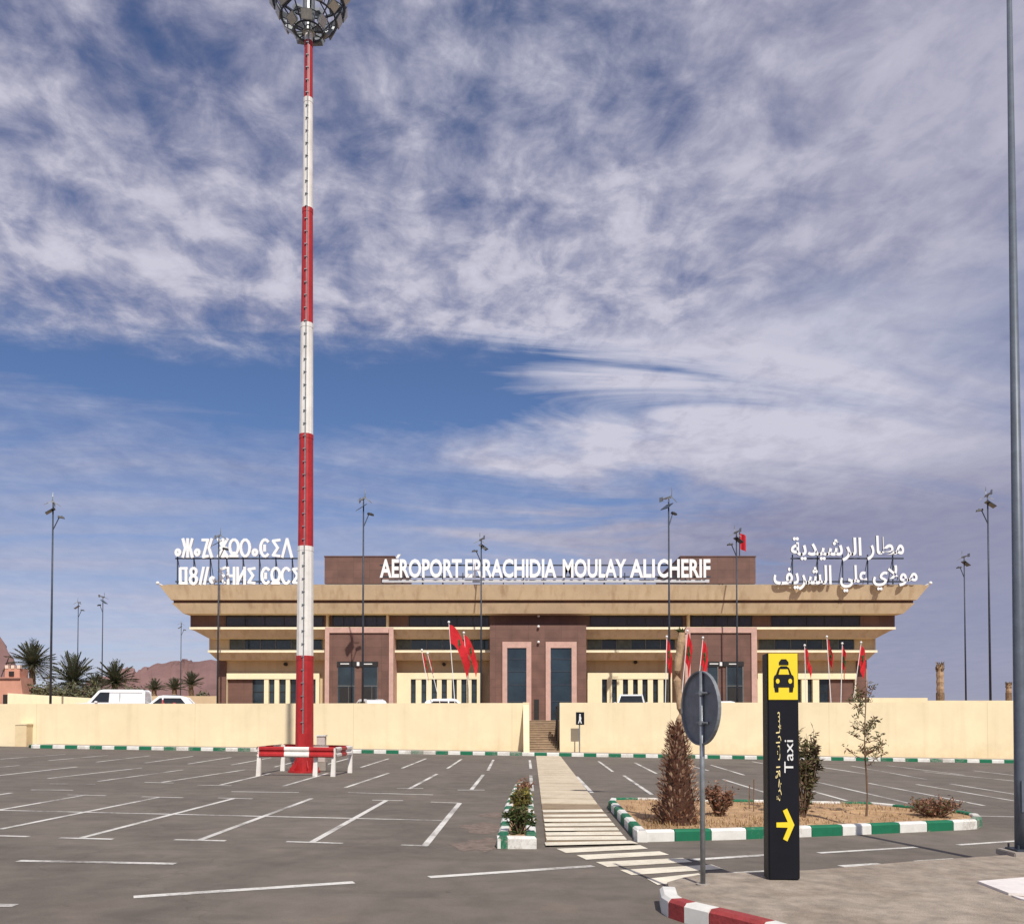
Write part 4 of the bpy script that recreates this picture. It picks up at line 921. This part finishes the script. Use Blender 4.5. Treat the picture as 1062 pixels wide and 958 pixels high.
# ================================================================== ROUND SIGN (seen from the back)
b = G(729, 917, ih); zb = gz(b.x)+ih; tp = P(727.5, 696, b.y)
t = thing('round_sign', (b.x, b.y, zb), 'back of a round traffic sign on a thin grey post at the kerb', 'traffic sign')
mb = MB(); mb.tube([(b.x, b.y, zb-.02), (b.x, b.y, tp.z)], .026, 12); part('post', M['galv'], mb, t, smooth=True)
n_ = Vector((-math.sin(R(73)), -math.cos(R(73)), 0)); u_ = Vector((n_.y*-1, n_.x, 0)); 
u_ = Vector((math.cos(R(73)), -math.sin(R(73)), 0)); c_ = Vector((b.x, b.y, P(727, 734, b.y).z))-n_*.055-u_*.03-Vector((.045, 0, 0)); rr = .378
mb = MB(); k = 40
dk_ = mat('sign_back_grey', (.21, .225, .24), .55, .12, 9, metal=.2)
prof = [(.001, 0), (rr-.02, 0), (rr-.015, .025), (rr, .025), (rr, -.012), (.001, -.012)]
n0 = 0
for (r, w) in prof:
    for i in range(k): a_ = 2*math.pi*i/k; mb.v.append(tuple(c_+(u_*math.cos(a_)+Vector((0, 0, 1))*math.sin(a_))*r+n_*w))
for j in range(len(prof)-1):
    for i in range(k): i2 = (i+1) % k; mb.face((j*k+i, j*k+i2, (j+1)*k+i2, (j+1)*k+i))
part('disc', dk_, mb, t)
for dz in (-.15, .15):
    mb = MB(); z = c_.z+dz
    mb.tube([tuple(c_+u_*(-.06)+n_*.02+Vector((0, 0, dz))), tuple(c_+u_*.17+n_*.02+Vector((0, 0, dz)))], .012, 6); mb.tube([(b.x, b.y, z-.02), (b.x, b.y, z+.02)], .036, 10); part('clamp', M['galv'], mb, t)
mb = MB(); mb.tube([(b.x, b.y, zb-.01), (b.x, b.y, zb+.012)], .07, 12); part('footing', M['kcon'], mb, t)

# ================================================================== TAXI TOTEM
b0, b1 = G(799.3, 912.6, ih), G(827.8, 911.6, ih); D = (b0.y+b1.y)/2; zb = gz(b0.x)+ih
W_ = b1.x-b0.x; zt = P(812, 677, D).z; dep = .17; xc_ = (b0.x+b1.x)/2
t = thing('taxi_totem', (xc_, D+dep/2, zb), 'tall black totem with yellow taxi panel and yellow arrow, standing on the walkway', 'sign')
x0, x1 = xc_-W_/2, xc_+W_/2
mb = MB(); mb.box(x0, x1, D, D+dep, zb, zt); part('casing', M['black'], mb, t, bevel=.006)
mb = MB(); mb.box(x0+.003, x0-.012, D+.012, D+dep-.012, zb+.01, zt-.008); mb.box(x1-.003, x1+.008, D+.012, D+dep-.012, zb+.01, zt-.008); part('side_cheek', M['blackside'], mb, t)
zy = P(812, 725.3, D).z; mb = MB(); mb.box(x0+.004, x1-.004, D-.008, D+.01, zy, zt-.004); yp = part('yellow_panel', M['yellow'], mb, t)
Hh = zt-zb
def fx(u): return x0+W_*u
def fz(py): return P(812, py, D).z
mb = MB(); yk = D-.0125
def poly(pts, k=0): mb.polyxz([(fx(a), fz(c)) for a, c in pts], yk, D-.0075, k)
# front view of a cab with a roof sign
poly([(.20, 700.8), (.26, 699.2), (.34, 692.6), (.42, 690.6), (.62, 690.6), (.70, 692.6), (.78, 699.2), (.84, 700.8), (.86, 703), (.86, 712.5), (.18, 712.5), (.18, 703)])
poly([(.20, 712.5), (.34, 712.5), (.34, 717.5), (.22, 717.5)]); poly([(.70, 712.5), (.84, 712.5), (.82, 717.5), (.70, 717.5)])
poly([(.36, 689.4), (.36, 686.5), (.44, 683.4), (.60, 683.4), (.68, 686.5), (.68, 689.4)])
part('cab_pictogram', M['blackside'], mb, yp)
mb = MB(); yk = D-.0165
poly([(.34, 699.3), (.39, 693.8), (.65, 693.8), (.70, 699.3)])
for cx in (.31, .73): mb.polyxz([(fx(cx)+.020*math.cos(i*math.pi/6), fz(706.2)+.026*math.sin(i*math.pi/6)) for i in range(12)], yk, D-.0075)
part('cab_highlights', M['yellow'], mb, yp)
def vtext(body, ul, ur, ytop, ybot, ms, name, off=0):
    mbx = place_text(body, lambda a, c, w: (fx(c), D-.004-w*.006, a), fz(ybot), fz(ytop), ur, ul, off, k_side=0)
    mbx.v = [tuple(v) for v in mbx.v]; return mbx.build(name, ms, t, fix=False)
vtext('Taxi', .52, .82, 767, 801, M['white'], 'latin_lettering', .0)
vtext(shape('سيارات الأجرة'), .22, .42, 738, 830, M['cream_text'], 'arabic_lettering', .0)
mb = MB(); yk = D-.005
mb.polyxz([(fx(a), fz(c)) for a, c in [(.24, 857.5), (.24, 852.5), (.62, 852.2), (.46, 840.4), (.60, 838.0), (.80, 852.2), (.84, 855), (.80, 857.8), (.60, 872), (.46, 869.6), (.62, 857.8)]], yk-.002, D+.001)
part('arrow', M['yellow'], mb, t)

# ================================================================== PLANTS
def leaf(mb, p, d, up, l, w, k=0):
    d = d.normalized(); s = d.cross(up); s = s.normalized() if s.length > 1e-3 else Vector((1, 0, 0)); q = up*.12*l
    n = len(mb.v); mb.v += [tuple(p), tuple(p+d*l*.5+s*w+q), tuple(p+d*l), tuple(p+d*l*.5-s*w+q)]; mb.face((n, n+1, n+2, n+3), k)
def rv(r, z0=-1, z1=1):
    while True:
        v = Vector((r.uniform(-1, 1), r.uniform(-1, 1), r.uniform(z0, z1)))
        if .05 < v.length < 1: return v
def shrub(name, base, H, Rx, label, cat, ms, nstem, nleaf, ll, lw, seed, group=None, spread=1.0, low=.15, stemr=.012, fmod=None):
    r = random.Random(seed); t = thing(name, base, label, cat, group); st = MB(); lf = MB(); tips = []
    for i in range(nstem):
        a = r.uniform(0, 6.283); e = r.uniform(.15, 1)**.7*Rx*spread; hh = H*r.uniform(.65, 1)*(1-.25*(e/max(Rx*spread, .01))**2)
        p0 = base+Vector((math.cos(a)*e*.12, math.sin(a)*e*.12, -.02)); pm = base+Vector((math.cos(a)*e*.55+r.uniform(-.05, .05), math.sin(a)*e*.55, hh*.5)); p1 = base+Vector((math.cos(a)*e, math.sin(a)*e, hh))
        st.tube([p0, pm, p1], [stemr, stemr*.7, stemr*.25], 5); tips.append((p0, pm, p1))
        for j in range(2):
            q = pm.lerp(p1, r.uniform(0, .8)); e_ = q+rv(r, 0, 1)*Rx*.35; st.tube([q, e_], [stemr*.5, stemr*.2], 4); tips.append((q, q.lerp(e_, .5), e_))
    for i in range(nleaf):
        p0, pm, p1 = r.choice(tips); s = low+(1-low)*r.random()
        c = p0.lerp(pm, s*2) if s < .5 else pm.lerp(p1, s*2-1); c = c+rv(r)*Rx*.16
        leaf(lf, c, rv(r, -.3, 1), rv(r), ll*r.uniform(.6, 1.25), lw*r.uniform(.7, 1.2), r.choice((0, 0, 1)) if isinstance(ms, list) else 0)
    st.build('stems', M['twig'], t); lf.build('foliage', ms, t, fix=False); return t
def gnd(px, py, h=.17): g = G(px, py, h); g.z = gz(g.x)+h-.03; return g
# bare palm with a tall skirt of dry frond stubs
b = gnd(703, 852); S = F/b.y
t = thing('bare_palm', b, 'topless palm trunk above a tall cone of dry brown frond stubs in the planted bed', 'palm tree')
ht = P(703, 656, b.y).z-b.z; mb = MB(); r = random.Random(4)
pts = [(b.x+(.035 if k > 12 else .02)*math.sin(k*.7)+.045*k/20, b.y, b.z+ht*k/20) for k in range(21)]
mb.tube(pts, [.08 if k < 9 else .048+.012*(k % 2)+.010*(k-9)/11 for k in range(21)], 12); part('trunk', M['bark2'], mb, t)
mb = MB()
for i in range(1500):
    h = r.random()**.9; z = h*1.62; rad_ = .31*(1-h)**.8+.085; a_ = r.uniform(0, 6.283); q = r.uniform(.75, 1)
    p = b+Vector((math.cos(a_)*rad_*q, math.sin(a_)*rad_*q, z)); d = Vector((math.cos(a_)*.8, math.sin(a_)*.8, r.uniform(.3, 1.3)))
    leaf(mb, p, d, Vector((0, 0, 1)), r.uniform(.06, .13), r.uniform(.010, .022), 0 if r.random() < .55 else 1)
part('dry_skirt', [M['dryleaf'], mat('pale_stub', (.72, .50, .34), .9, .15, 9)], mb, t, fix=False)
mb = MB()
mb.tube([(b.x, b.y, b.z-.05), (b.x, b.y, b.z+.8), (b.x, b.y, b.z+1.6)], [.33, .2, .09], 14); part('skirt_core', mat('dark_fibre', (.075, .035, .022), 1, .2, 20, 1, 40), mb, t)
mb = MB(); tpz = b.z+ht
for i in range(26):
    a_ = r.uniform(0, 6.283); d = Vector((math.cos(a_)*.7, math.sin(a_)*.5, r.uniform(.1, 1))); leaf(mb, Vector((pts[-1][0], b.y, tpz-.05)), d, Vector((0, 0, 1)), r.uniform(.1, .22), .014)
part('leaf_tuft', M['greenleaf'], mb, t, fix=False)
rr_ = [M['dryleaf'], mat('brown_leaf', (.22, .11, .06), .9, .2, 9, col2=(.10, .045, .025))]
shrub('dry_shrub', gnd(746, 845), .68, .27, 'low reddish brown dry shrub between the brown cone and the taxi totem', 'shrub', rr_, 30, 1100, 0.07, .016, 11, low=.05)
shrub('oleander_shrub', gnd(833, 846), 1.85, .30, 'upright olive green shrub growing behind the taxi totem', 'shrub', [M['oliveleaf'], M['twig']], 30, 1900, .12, .018, 12, low=.12)
shrub('dry_bush', gnd(971, 846), .34, .46, 'wide low brown bush at the right end of the planted bed', 'shrub', [M['dryleaf'], M['oliveleaf']], 60, 1500, .07, .014, 13, low=.05)
shrub('low_shrub', gnd(688, 846), .28, .30, 'small dry scrub at the left foot of the brown cone', 'shrub', rr_, 18, 300, .07, .015, 19, low=.05)
shrub('bed_shrub', gnd(538, 862, .17), .42, .22, 'dense dark green shrub at the front of the narrow planter', 'shrub', [M['greenleaf'], M['oliveleaf']], 26, 900, .08, .020, 14, low=.02)
shrub('bed_shrub', gnd(540, 843, .17), .50, .22, 'yellow green shrub in the middle of the narrow planter', 'shrub', [M['yelleaf'], M['oliveleaf']], 26, 800, .09, .018, 15, low=.05)
shrub('bed_shrub', gnd(544, 827, .17), .50, .20, 'sparse reddish twiggy shrub at the back of the narrow planter', 'shrub', rr_, 20, 300, .08, .014, 16, low=.3)
# dry grass over the bed
mb = MB(); r = random.Random(31); rbx = [p[0] for p in rb]; rby = [p[1] for p in rb]
def inside(x, y, poly):
    c = False; j = len(poly)-1
    for i in range(len(poly)):
        if (poly[i][1] > y) != (poly[j][1] > y) and x < (poly[j][0]-poly[i][0])*(y-poly[i][1])/(poly[j][1]-poly[i][1])+poly[i][0]: c = not c
        j = i
    return c
cl_ = [(r.uniform(min(rbx), max(rbx)), r.uniform(min(rby), max(rby)), r.uniform(.15, .5)) for _ in range(60)]+[(gnd(703, 852).x, gnd(703, 852).y, .7)]*8
n_ = 0
while n_ < 5200:
    c = r.choice(cl_); x, y = c[0]+r.gauss(0, c[2]), c[1]+r.gauss(0, c[2])
    if inside(x, y, rb) and inside(x, y-.2, rb) and inside(x+.2, y, rb) and inside(x-.2, y, rb):
        leaf(mb, Vector((x, y, gz(x)+.12)), Vector((r.uniform(-.7, .7), r.uniform(-.7, .7), 1)), Vector((0, 0, 1)), r.uniform(.04, .13), r.uniform(.004, .008), 0 if r.random() < .75 else 1)
    n_ += 1
tag(mb.build('dry_grass', [mat('straw_blade', (.42, .28, .14), .95, .2, 4), M['twig']], fix=False), kind='stuff')
# slender young tree
b = gnd(898.5, 846); ht = P(898, 712, b.y).z-b.z
t = thing('young_tree', b, 'slender sparse young tree with a thin trunk in the planted bed', 'tree'); r = random.Random(21)
mb = MB(); tr = [b+Vector((.02*math.sin(k*.9), 0, ht*.9*k/8)) for k in range(9)]; mb.tube(tr, [.022-.0018*k for k in range(9)], 6); br = []
for i in range(26):
    s = r.uniform(.42, .98); p = b+Vector((0, 0, ht*.9*s)); a_ = r.uniform(0, 6.283); l_ = .42*(1.15-s)+.08
    e_ = p+Vector((math.cos(a_)*l_, math.sin(a_)*l_, r.uniform(.12, .42)*(.6 if s < .9 else 1))); mb.tube([p, p.lerp(e_, .5)+Vector((0, 0, -.03)), e_], [.008, .006, .003], 4); br.append((p, e_))
part('trunk', M['twig'], mb, t); mb = MB()
for i in range(520):
    p, e_ = r.choice(br); c = p.lerp(e_, r.uniform(.35, 1.08))+rv(r)*.05; leaf(mb, c, rv(r, -.9, .6), rv(r), r.uniform(.06, .12), r.uniform(.009, .016), r.choice((0, 0, 1)))
part('crown', [M['oliveleaf'], rr_[1]], mb, t, fix=False)
# thin stakes
for px, py, h in ((777, 838, .48), (781.5, 841, .62)):
    b = gnd(px, py); mb = MB(); mb.tube([b, b+Vector((.01, 0, h))], .012, 5)
    tag(mb.build('wooden_stake', M['twig']), 'thin %s wooden stake standing in the bed left of the taxi totem' % ('short' if h < .5 else 'taller'), 'stake', 'stakes in the planted bed')
# scrub beyond the right wall, by the corner of the terminal
b = P(891, 760, 47.5); b.z = TZ; shrub('corner_shrub', b, 1.75, .75, 'sparse dark shrub behind the wall at the right corner of the terminal', 'shrub', [M['oliveleaf'], M['palmleaf']], 24, 900, .14, .03, 22, low=.4, stemr=.02)

# date palms behind the left wall
def date_palm(px, ytop, wpx, D, label, seed, lush=1.0):
    b = P(px, HOR, D); b.z = TZ; r = random.Random(seed); Rr = wpx/2/F*D
    t = thing('date_palm', b, label, 'palm tree', 'date palms behind the left wall'); Rr *= 1.15; zc_ = P(px, ytop, D).z-Rr*1.05; zc_ = max(zc_, TZ+.8)
    mb = MB(); n = 12; mb.tube([b+Vector((.05*math.sin(k), 0, (zc_-TZ)*k/n)) for k in range(n+1)], [.32-.02*(k % 2) for k in range(n+1)], 9); part('trunk', M['bark'], mb, t)
    mb = MB(); c = Vector((b.x, b.y, zc_))
    for i in range(int(62*lush)):
        a_ = i*2.399+r.uniform(-.2, .2); el_ = R(88-i/62*115+r.uniform(-8, 8)); l_ = Rr*r.uniform(.95, 1.25); d = Vector((math.cos(a_)*math.cos(el_), math.sin(a_)*math.cos(el_), math.sin(el_))); pts = []; p = c.copy(); dd = d.copy()
        for k in range(9): pts.append(p.copy()); p = p+dd*l_/8; dd = (dd+Vector((0, 0, -.075))).normalized()
        mb.tube(pts, [.035-.003*k for k in range(9)], 4)
        for k in range(1, 9):
            for s in (-1, 1):
                for m_ in (0, .5):
                    q = pts[k-1].lerp(pts[k], m_+.25*r.random()); tv = (pts[k]-pts[k-1]).normalized(); sd_ = tv.cross(Vector((0, 0, 1)))
                    if sd_.length < .05: sd_ = Vector((math.sin(a_), -math.cos(a_), 0))
                    sd_.normalize(); leaf(mb, q, tv*.75+sd_*s*.8+Vector((0, 0, .25)), Vector((0, 0, 1)), l_*.22*(1.15-.5*abs(k/8-.4)), l_*.024)
    part('crown', M['palmleaf'], mb, t, fix=False)
pl = [(33, 667, 38, 92, 'leftmost and tallest date palm, beside the salmon building', 1.1), (75, 682, 44, 84, 'broad date palm between two lamp posts behind the left wall', 1.1), (99, 699, 22, 96, 'small date palm tucked behind the left end of the white van', .8),
      (119, 688, 34, 88, 'date palm rising straight behind the white van', 1.0), (160, 705, 17, 110, 'smallest date palm, left of the pair near the terminal', .7), (181, 704, 18, 106, 'middle small palm of the three near the terminal corner', .7), (198, 698, 20, 104, 'date palm closest to the left corner of the terminal', .8)]
for i, (px, yt, w, D, lab, lu) in enumerate(pl): date_palm(px, yt, w, D, lab, 40+i, lu)
r = random.Random(77)
for i, (px, yt, w, lab) in enumerate(((52, 700, 2.6, 'dull brown green scrub between the two largest date palms'), (92, 706, 2.4, 'dark scrub low behind the white van'), (138, 709, 1.8, 'low dusty scrub right of the white van'), (212, 716, .9, 'tiny scrub patch by the terminal corner'))):
    D = 80; b = P(px, HOR, D); b.z = TZ; shrub('scrub', b, P(px, yt, D).z-TZ, w, lab, 'shrub', [M['palmleaf'], M['oliveleaf']], 40, 2600, .34, .08, 60+i, 'scrub behind the left wall', low=.05, stemr=.03)
# trimmed palm trunks beyond the right wall
def stub(px, yt, w, D, label):
    b = P(px, HOR, D); b.z = TZ; t = thing('palm_trunk', b, label, 'palm tree', 'cropped palm trunks beyond the right wall'); zt_ = P(px, yt, D).z; rr2 = w/2/F*D
    k = 16; mb = MB(); mb.tube([b+Vector((0, 0, (zt_-TZ)*i/k)) for i in range(k+1)], [rr2*(.82+.12*(i % 2)) for i in range(k+1)], 9); part('trunk', M['bark2'], mb, t)
    mb = MB(); r = random.Random(int(px))
    for i in range(90):
        a_ = r.uniform(0, 6.283); z = zt_-r.random()*(zt_-TZ)*.16; leaf(mb, Vector((b.x+math.cos(a_)*rr2*.7, b.y+math.sin(a_)*rr2*.7, z)), Vector((math.cos(a_)*.5, math.sin(a_)*.5, 1)), Vector((0, 0, 1)), rr2*1.1, rr2*.16)
    part('cut_fronds', M['bark'], mb, t, fix=False)
    mb = MB(); mb.tube([(b.x, b.y, TZ), (b.x, b.y, P(px, 718, D).z)], rr2*1.02, 9); part('wrapped_foot', M['bark'], mb, t)
stub(975.5, 689, 8, 56, 'cropped palm trunk with a dark tuft standing beyond the right wall')
stub(1046.5, 709, 6, 60, 'short cropped palm trunk beside the lamp post at the right edge')

# ================================================================== OTHER STRUCTURES BEHIND THE WALL
t = thing('garden_wall', (PX(60, 60), 60, TZ), 'low plain cream wall behind the date palms side of the car park', 'wall')
mb = MB(); a, b, c = P(8, 718.5, 60), P(95, 723, 60), P(125, 725.5, 60); D = 60
mb.hexa([(a.x, D, TZ-.02), (c.x, D, TZ-.02), (c.x, D+.25, TZ-.02), (a.x, D+.25, TZ-.02), (a.x, D, a.z), (c.x, D, c.z), (c.x, D+.25, c.z), (a.x, D+.25, a.z)]); part('wall_face', M['panel'], mb, t)
t = thing('garden_wall', (PX(180, 66), 66, TZ), 'short dull tan wall running up to the left corner of the terminal', 'wall')
mb = MB(); a, b = P(128, 722.5, 66.3), P(226, 721.5, 66.3); mb.box(a.x, b.x, 66.3, 66.6, TZ-.02, b.z); part('wall_face', M['tanwall'], mb, t)
t = thing('rear_wall', (PX(930, 50), 50, TZ), 'low cream wall just behind the right hand wall, stepping down to the right', 'wall')
mb = MB(); a, b = P(886, 722.8, 52), P(962, 723.4, 52); mb.box(a.x, b.x, 52, 52.25, TZ-.02, b.z); b2 = P(1075, 726.2, 52); mb.box(b.x, b2.x, 52, 52.25, TZ-.02, b2.z); part('wall_face', M['cream'], mb, t)
D = 78; t = thing('salmon_building', (PX(0, D), D, TZ), 'salmon coloured building with a white crenellated turret at the left edge', 'building')
mb = MB(); a, b, c = P(-90, 702, D), P(21, 702, D), P(24, 735, D)
mb.hexa([(a.x, D, TZ-.02), (c.x+.3, D, TZ-.02), (c.x+.3, D+2, TZ-.02), (a.x, D+2, TZ-.02), (a.x, D, b.z), (b.x, D, b.z), (b.x, D+2, b.z), (a.x, D+2, b.z)]); part('wall', M['salmon'], mb, t)
mb = MB(); bx(mb, -90, 20.5, 703, 704.5, D-.1, .2); part('cornice', M['browndark'], mb, t)
mb = MB(); a, b = P(5, 702, D+1), P(20.5, 693, D+1); mb.box(a.x, b.x, D+1, D+2.4, a.z, b.z); tu = part('turret', M['salmon'], mb, t)
mb = MB()
for x in (5, 11.2, 17.5): bx(mb, x, x+3.4, 689.5, 693, D+.95, .3)
part('merlons', mat('pale_merlon', (.75, .60, .50), .8, .05, 2), mb, tu)
mb = MB(); bx(mb, 9, 14, 696, 701, D+.9, .12); part('opening', M['frame'], mb, tu)
mb = MB(); bx(mb, 2.5, 7.5, 720, 760, D-.05, .1); part('door', M['frame'], mb, t)

# cars on the terrace
def car(kind, px, D, rz, label, L_=4.1, W2=.84, Hh=1.46, stripes=False, flip=False):
    t = thing('parked_car' if kind != 'van' else 'parked_van', (0, 0, 0), label, 'car' if kind != 'van' else 'van')
    van = kind == 'van'; h = Hh; l = L_/2; belt = h*.60 if not van else h*.56
    low = [(-l, .28), (-l, belt*.72), (-l+.12, belt*.93)] + ([(-l+.9, belt), (l-.15, belt+.02)] if not van else [(-l+.7, belt), (l-.05, belt+.02)]) + [(l, belt*.8), (l-.02, .28)]
    mb = MB(); n0 = 0
    for sy in (-1, 1):
        for (x, z) in low: mb.v.append((x, sy*W2, z))
    c = len(low); mb.face(tuple(range(c))); mb.face(tuple(reversed(range(c, 2*c))))
    for i in range(c): j = (i+1) % c; mb.face((i, j, c+j, c+i))
    body = mb.build('body', M['carwhite'], t, bevel=.05)
    roof = ([(-l+1.15, belt-.02), (-l+1.75, h-.05), (-l+2.0, h), (l-.95, h-.02), (l-.55, h-.12), (l-.12, belt-.01)] if not van else [(-l+.75, belt-.02), (-l+1.35, h-.06), (-l+1.6, h), (l-.2, h), (l-.08, h-.1), (l-.05, belt-.01)])
    mb = MB()
    for sy in (-1, 1):
        for (x, z) in roof: mb.v.append((x, sy*(W2-.04-.17*(z-belt)/(h-belt)), z))
    c = len(roof); mb.face(tuple(range(c))); mb.face(tuple(reversed(range(c, 2*c))))
    for i in range(c): j = (i+1) % c; mb.face((i, j, c+j, c+i))
    mb.build('cabin', M['carwhite'], t, bevel=.04)
    f = lambda z: W2-.04-.17*(z-belt)/(h-belt)+.004
    za, zb_ = belt+.05, h-.13
    cuts = [(-l+1.32, -l+1.82, l-1.95, l-1.95), (l-1.87, l-1.87, l-.88, l-.52)] if not van else [(-l+.95, -l+1.42, -l+1.95, -l+1.95)]
    for sy in (-1, 1):
        for (x0b, x0t, x1t, x1b) in cuts:
            mb = MB(); mb.quad((x0b, sy*(f(za)), za), (x1b, sy*f(za), za), (x1t, sy*f(zb_), zb_), (x0t, sy*f(zb_), zb_)); mb.build('side_window', M['carglass'], t)
    if van:
        for sy in (-1, 1):
            mb = MB(); mb.box(-l+1.5, l-.2, sy*(f(h-.16)-.004), sy*(f(h-.16)+.006), h-.17, h-.145); mb.box(l-1.45, l-1.435, sy*(f(belt+.1)-.06), sy*(f(belt+.1)+.002), belt, h-.2); mb.build('side_trim', M['frame'], t)
    xa, xb = roof[0][0], roof[1][0]; mb = MB(); za_, zt2 = belt+.03, h-.1
    k0 = (za_-roof[0][1])/(roof[1][1]-roof[0][1]); k1 = (zt2-roof[0][1])/(roof[1][1]-roof[0][1]); mb.quad((xa+(xb-xa)*k0-.012, -f(za_)+.08, za_), (xa+(xb-xa)*k0-.012, f(za_)-.08, za_), (xa+(xb-xa)*k1-.012, f(zt2)-.07, zt2), (xa+(xb-xa)*k1-.012, -f(zt2)+.07, zt2)); mb.build('windscreen', M['carglass'], t)
    for x in (-l+.75, l-.75):
        for sy in (-1, 1):
            mb = MB(); mb.tube([(x, sy*(W2-.2), .31), (x, sy*(W2+.012), .31)], .31, 18); w = mb.build('wheel', M['rubber'], t)
            mb = MB(); mb.tube([(x, sy*(W2+.0), .31), (x, sy*(W2+.018), .31)], .19, 14); mb.build('rim', M['galv'], w)
    for sy in (-1, 1):
        mb = MB(); mb.box(-l-.01, -l+.12, sy*(W2-.32), sy*(W2-.06), belt*.66, belt*.8); mb.build('headlight', M['lens'], t)
        mb = MB(); mb.box(-l+1.2, -l+1.35, sy*(W2), sy*(W2+.16), belt+.02, belt+.14); mb.build('mirror', M['carwhite'], t, bevel=.02)
    if stripes:
        for i, (mm) in enumerate((M['red'], M['black'], M['red'])):
            for sy in (-1, 1): mb = MB(); x = -l+1.9+i*.32; mb.quad((x, sy*f(h-.12)*1.004, h-.15), (x+.16, sy*f(h-.12)*1.004, h-.15), (x+.22, sy*(f(belt+.05))*1.004, belt+.05), (x+.06, sy*f(belt+.05)*1.004, belt+.05)); mb.build('decal', mm, t)
        mb = MB(); 
        for y in (-.3, .3): mb.box(-l+2.0, l-1.0, y-.02, y+.02, h+.0, h+.07)
        mb.build('roof_rack', M['steel'], t)
    t.location = (PX(px, D), D, TZ); t.rotation_euler.z = R(rz); return t
car('van', 118, 51.5, 8, 'white van parked behind the left wall in front of the date palms', 4.0, .85, 1.80)
car('car', 170, 53, 12, 'white car with red and black marks on it, parked right of the van', 3.9, .82, 1.50, stripes=True)
car('car', 382, 60, -60, 'white car roof just showing over the wall right of the mast', 4.1, .83, 1.44)
car('car', 467, 58, 190, 'white car behind the wall under the two large red flags', 4.2, .83, 1.42)
car('car', 655, 52, 80, 'white car behind the wall, before the slotted panel right of the doors', 4.2, .86, 1.58)
car('car', 757, 60, 165, 'white car half hidden behind the wall left of the taxi totem', 4.1, .83, 1.30)
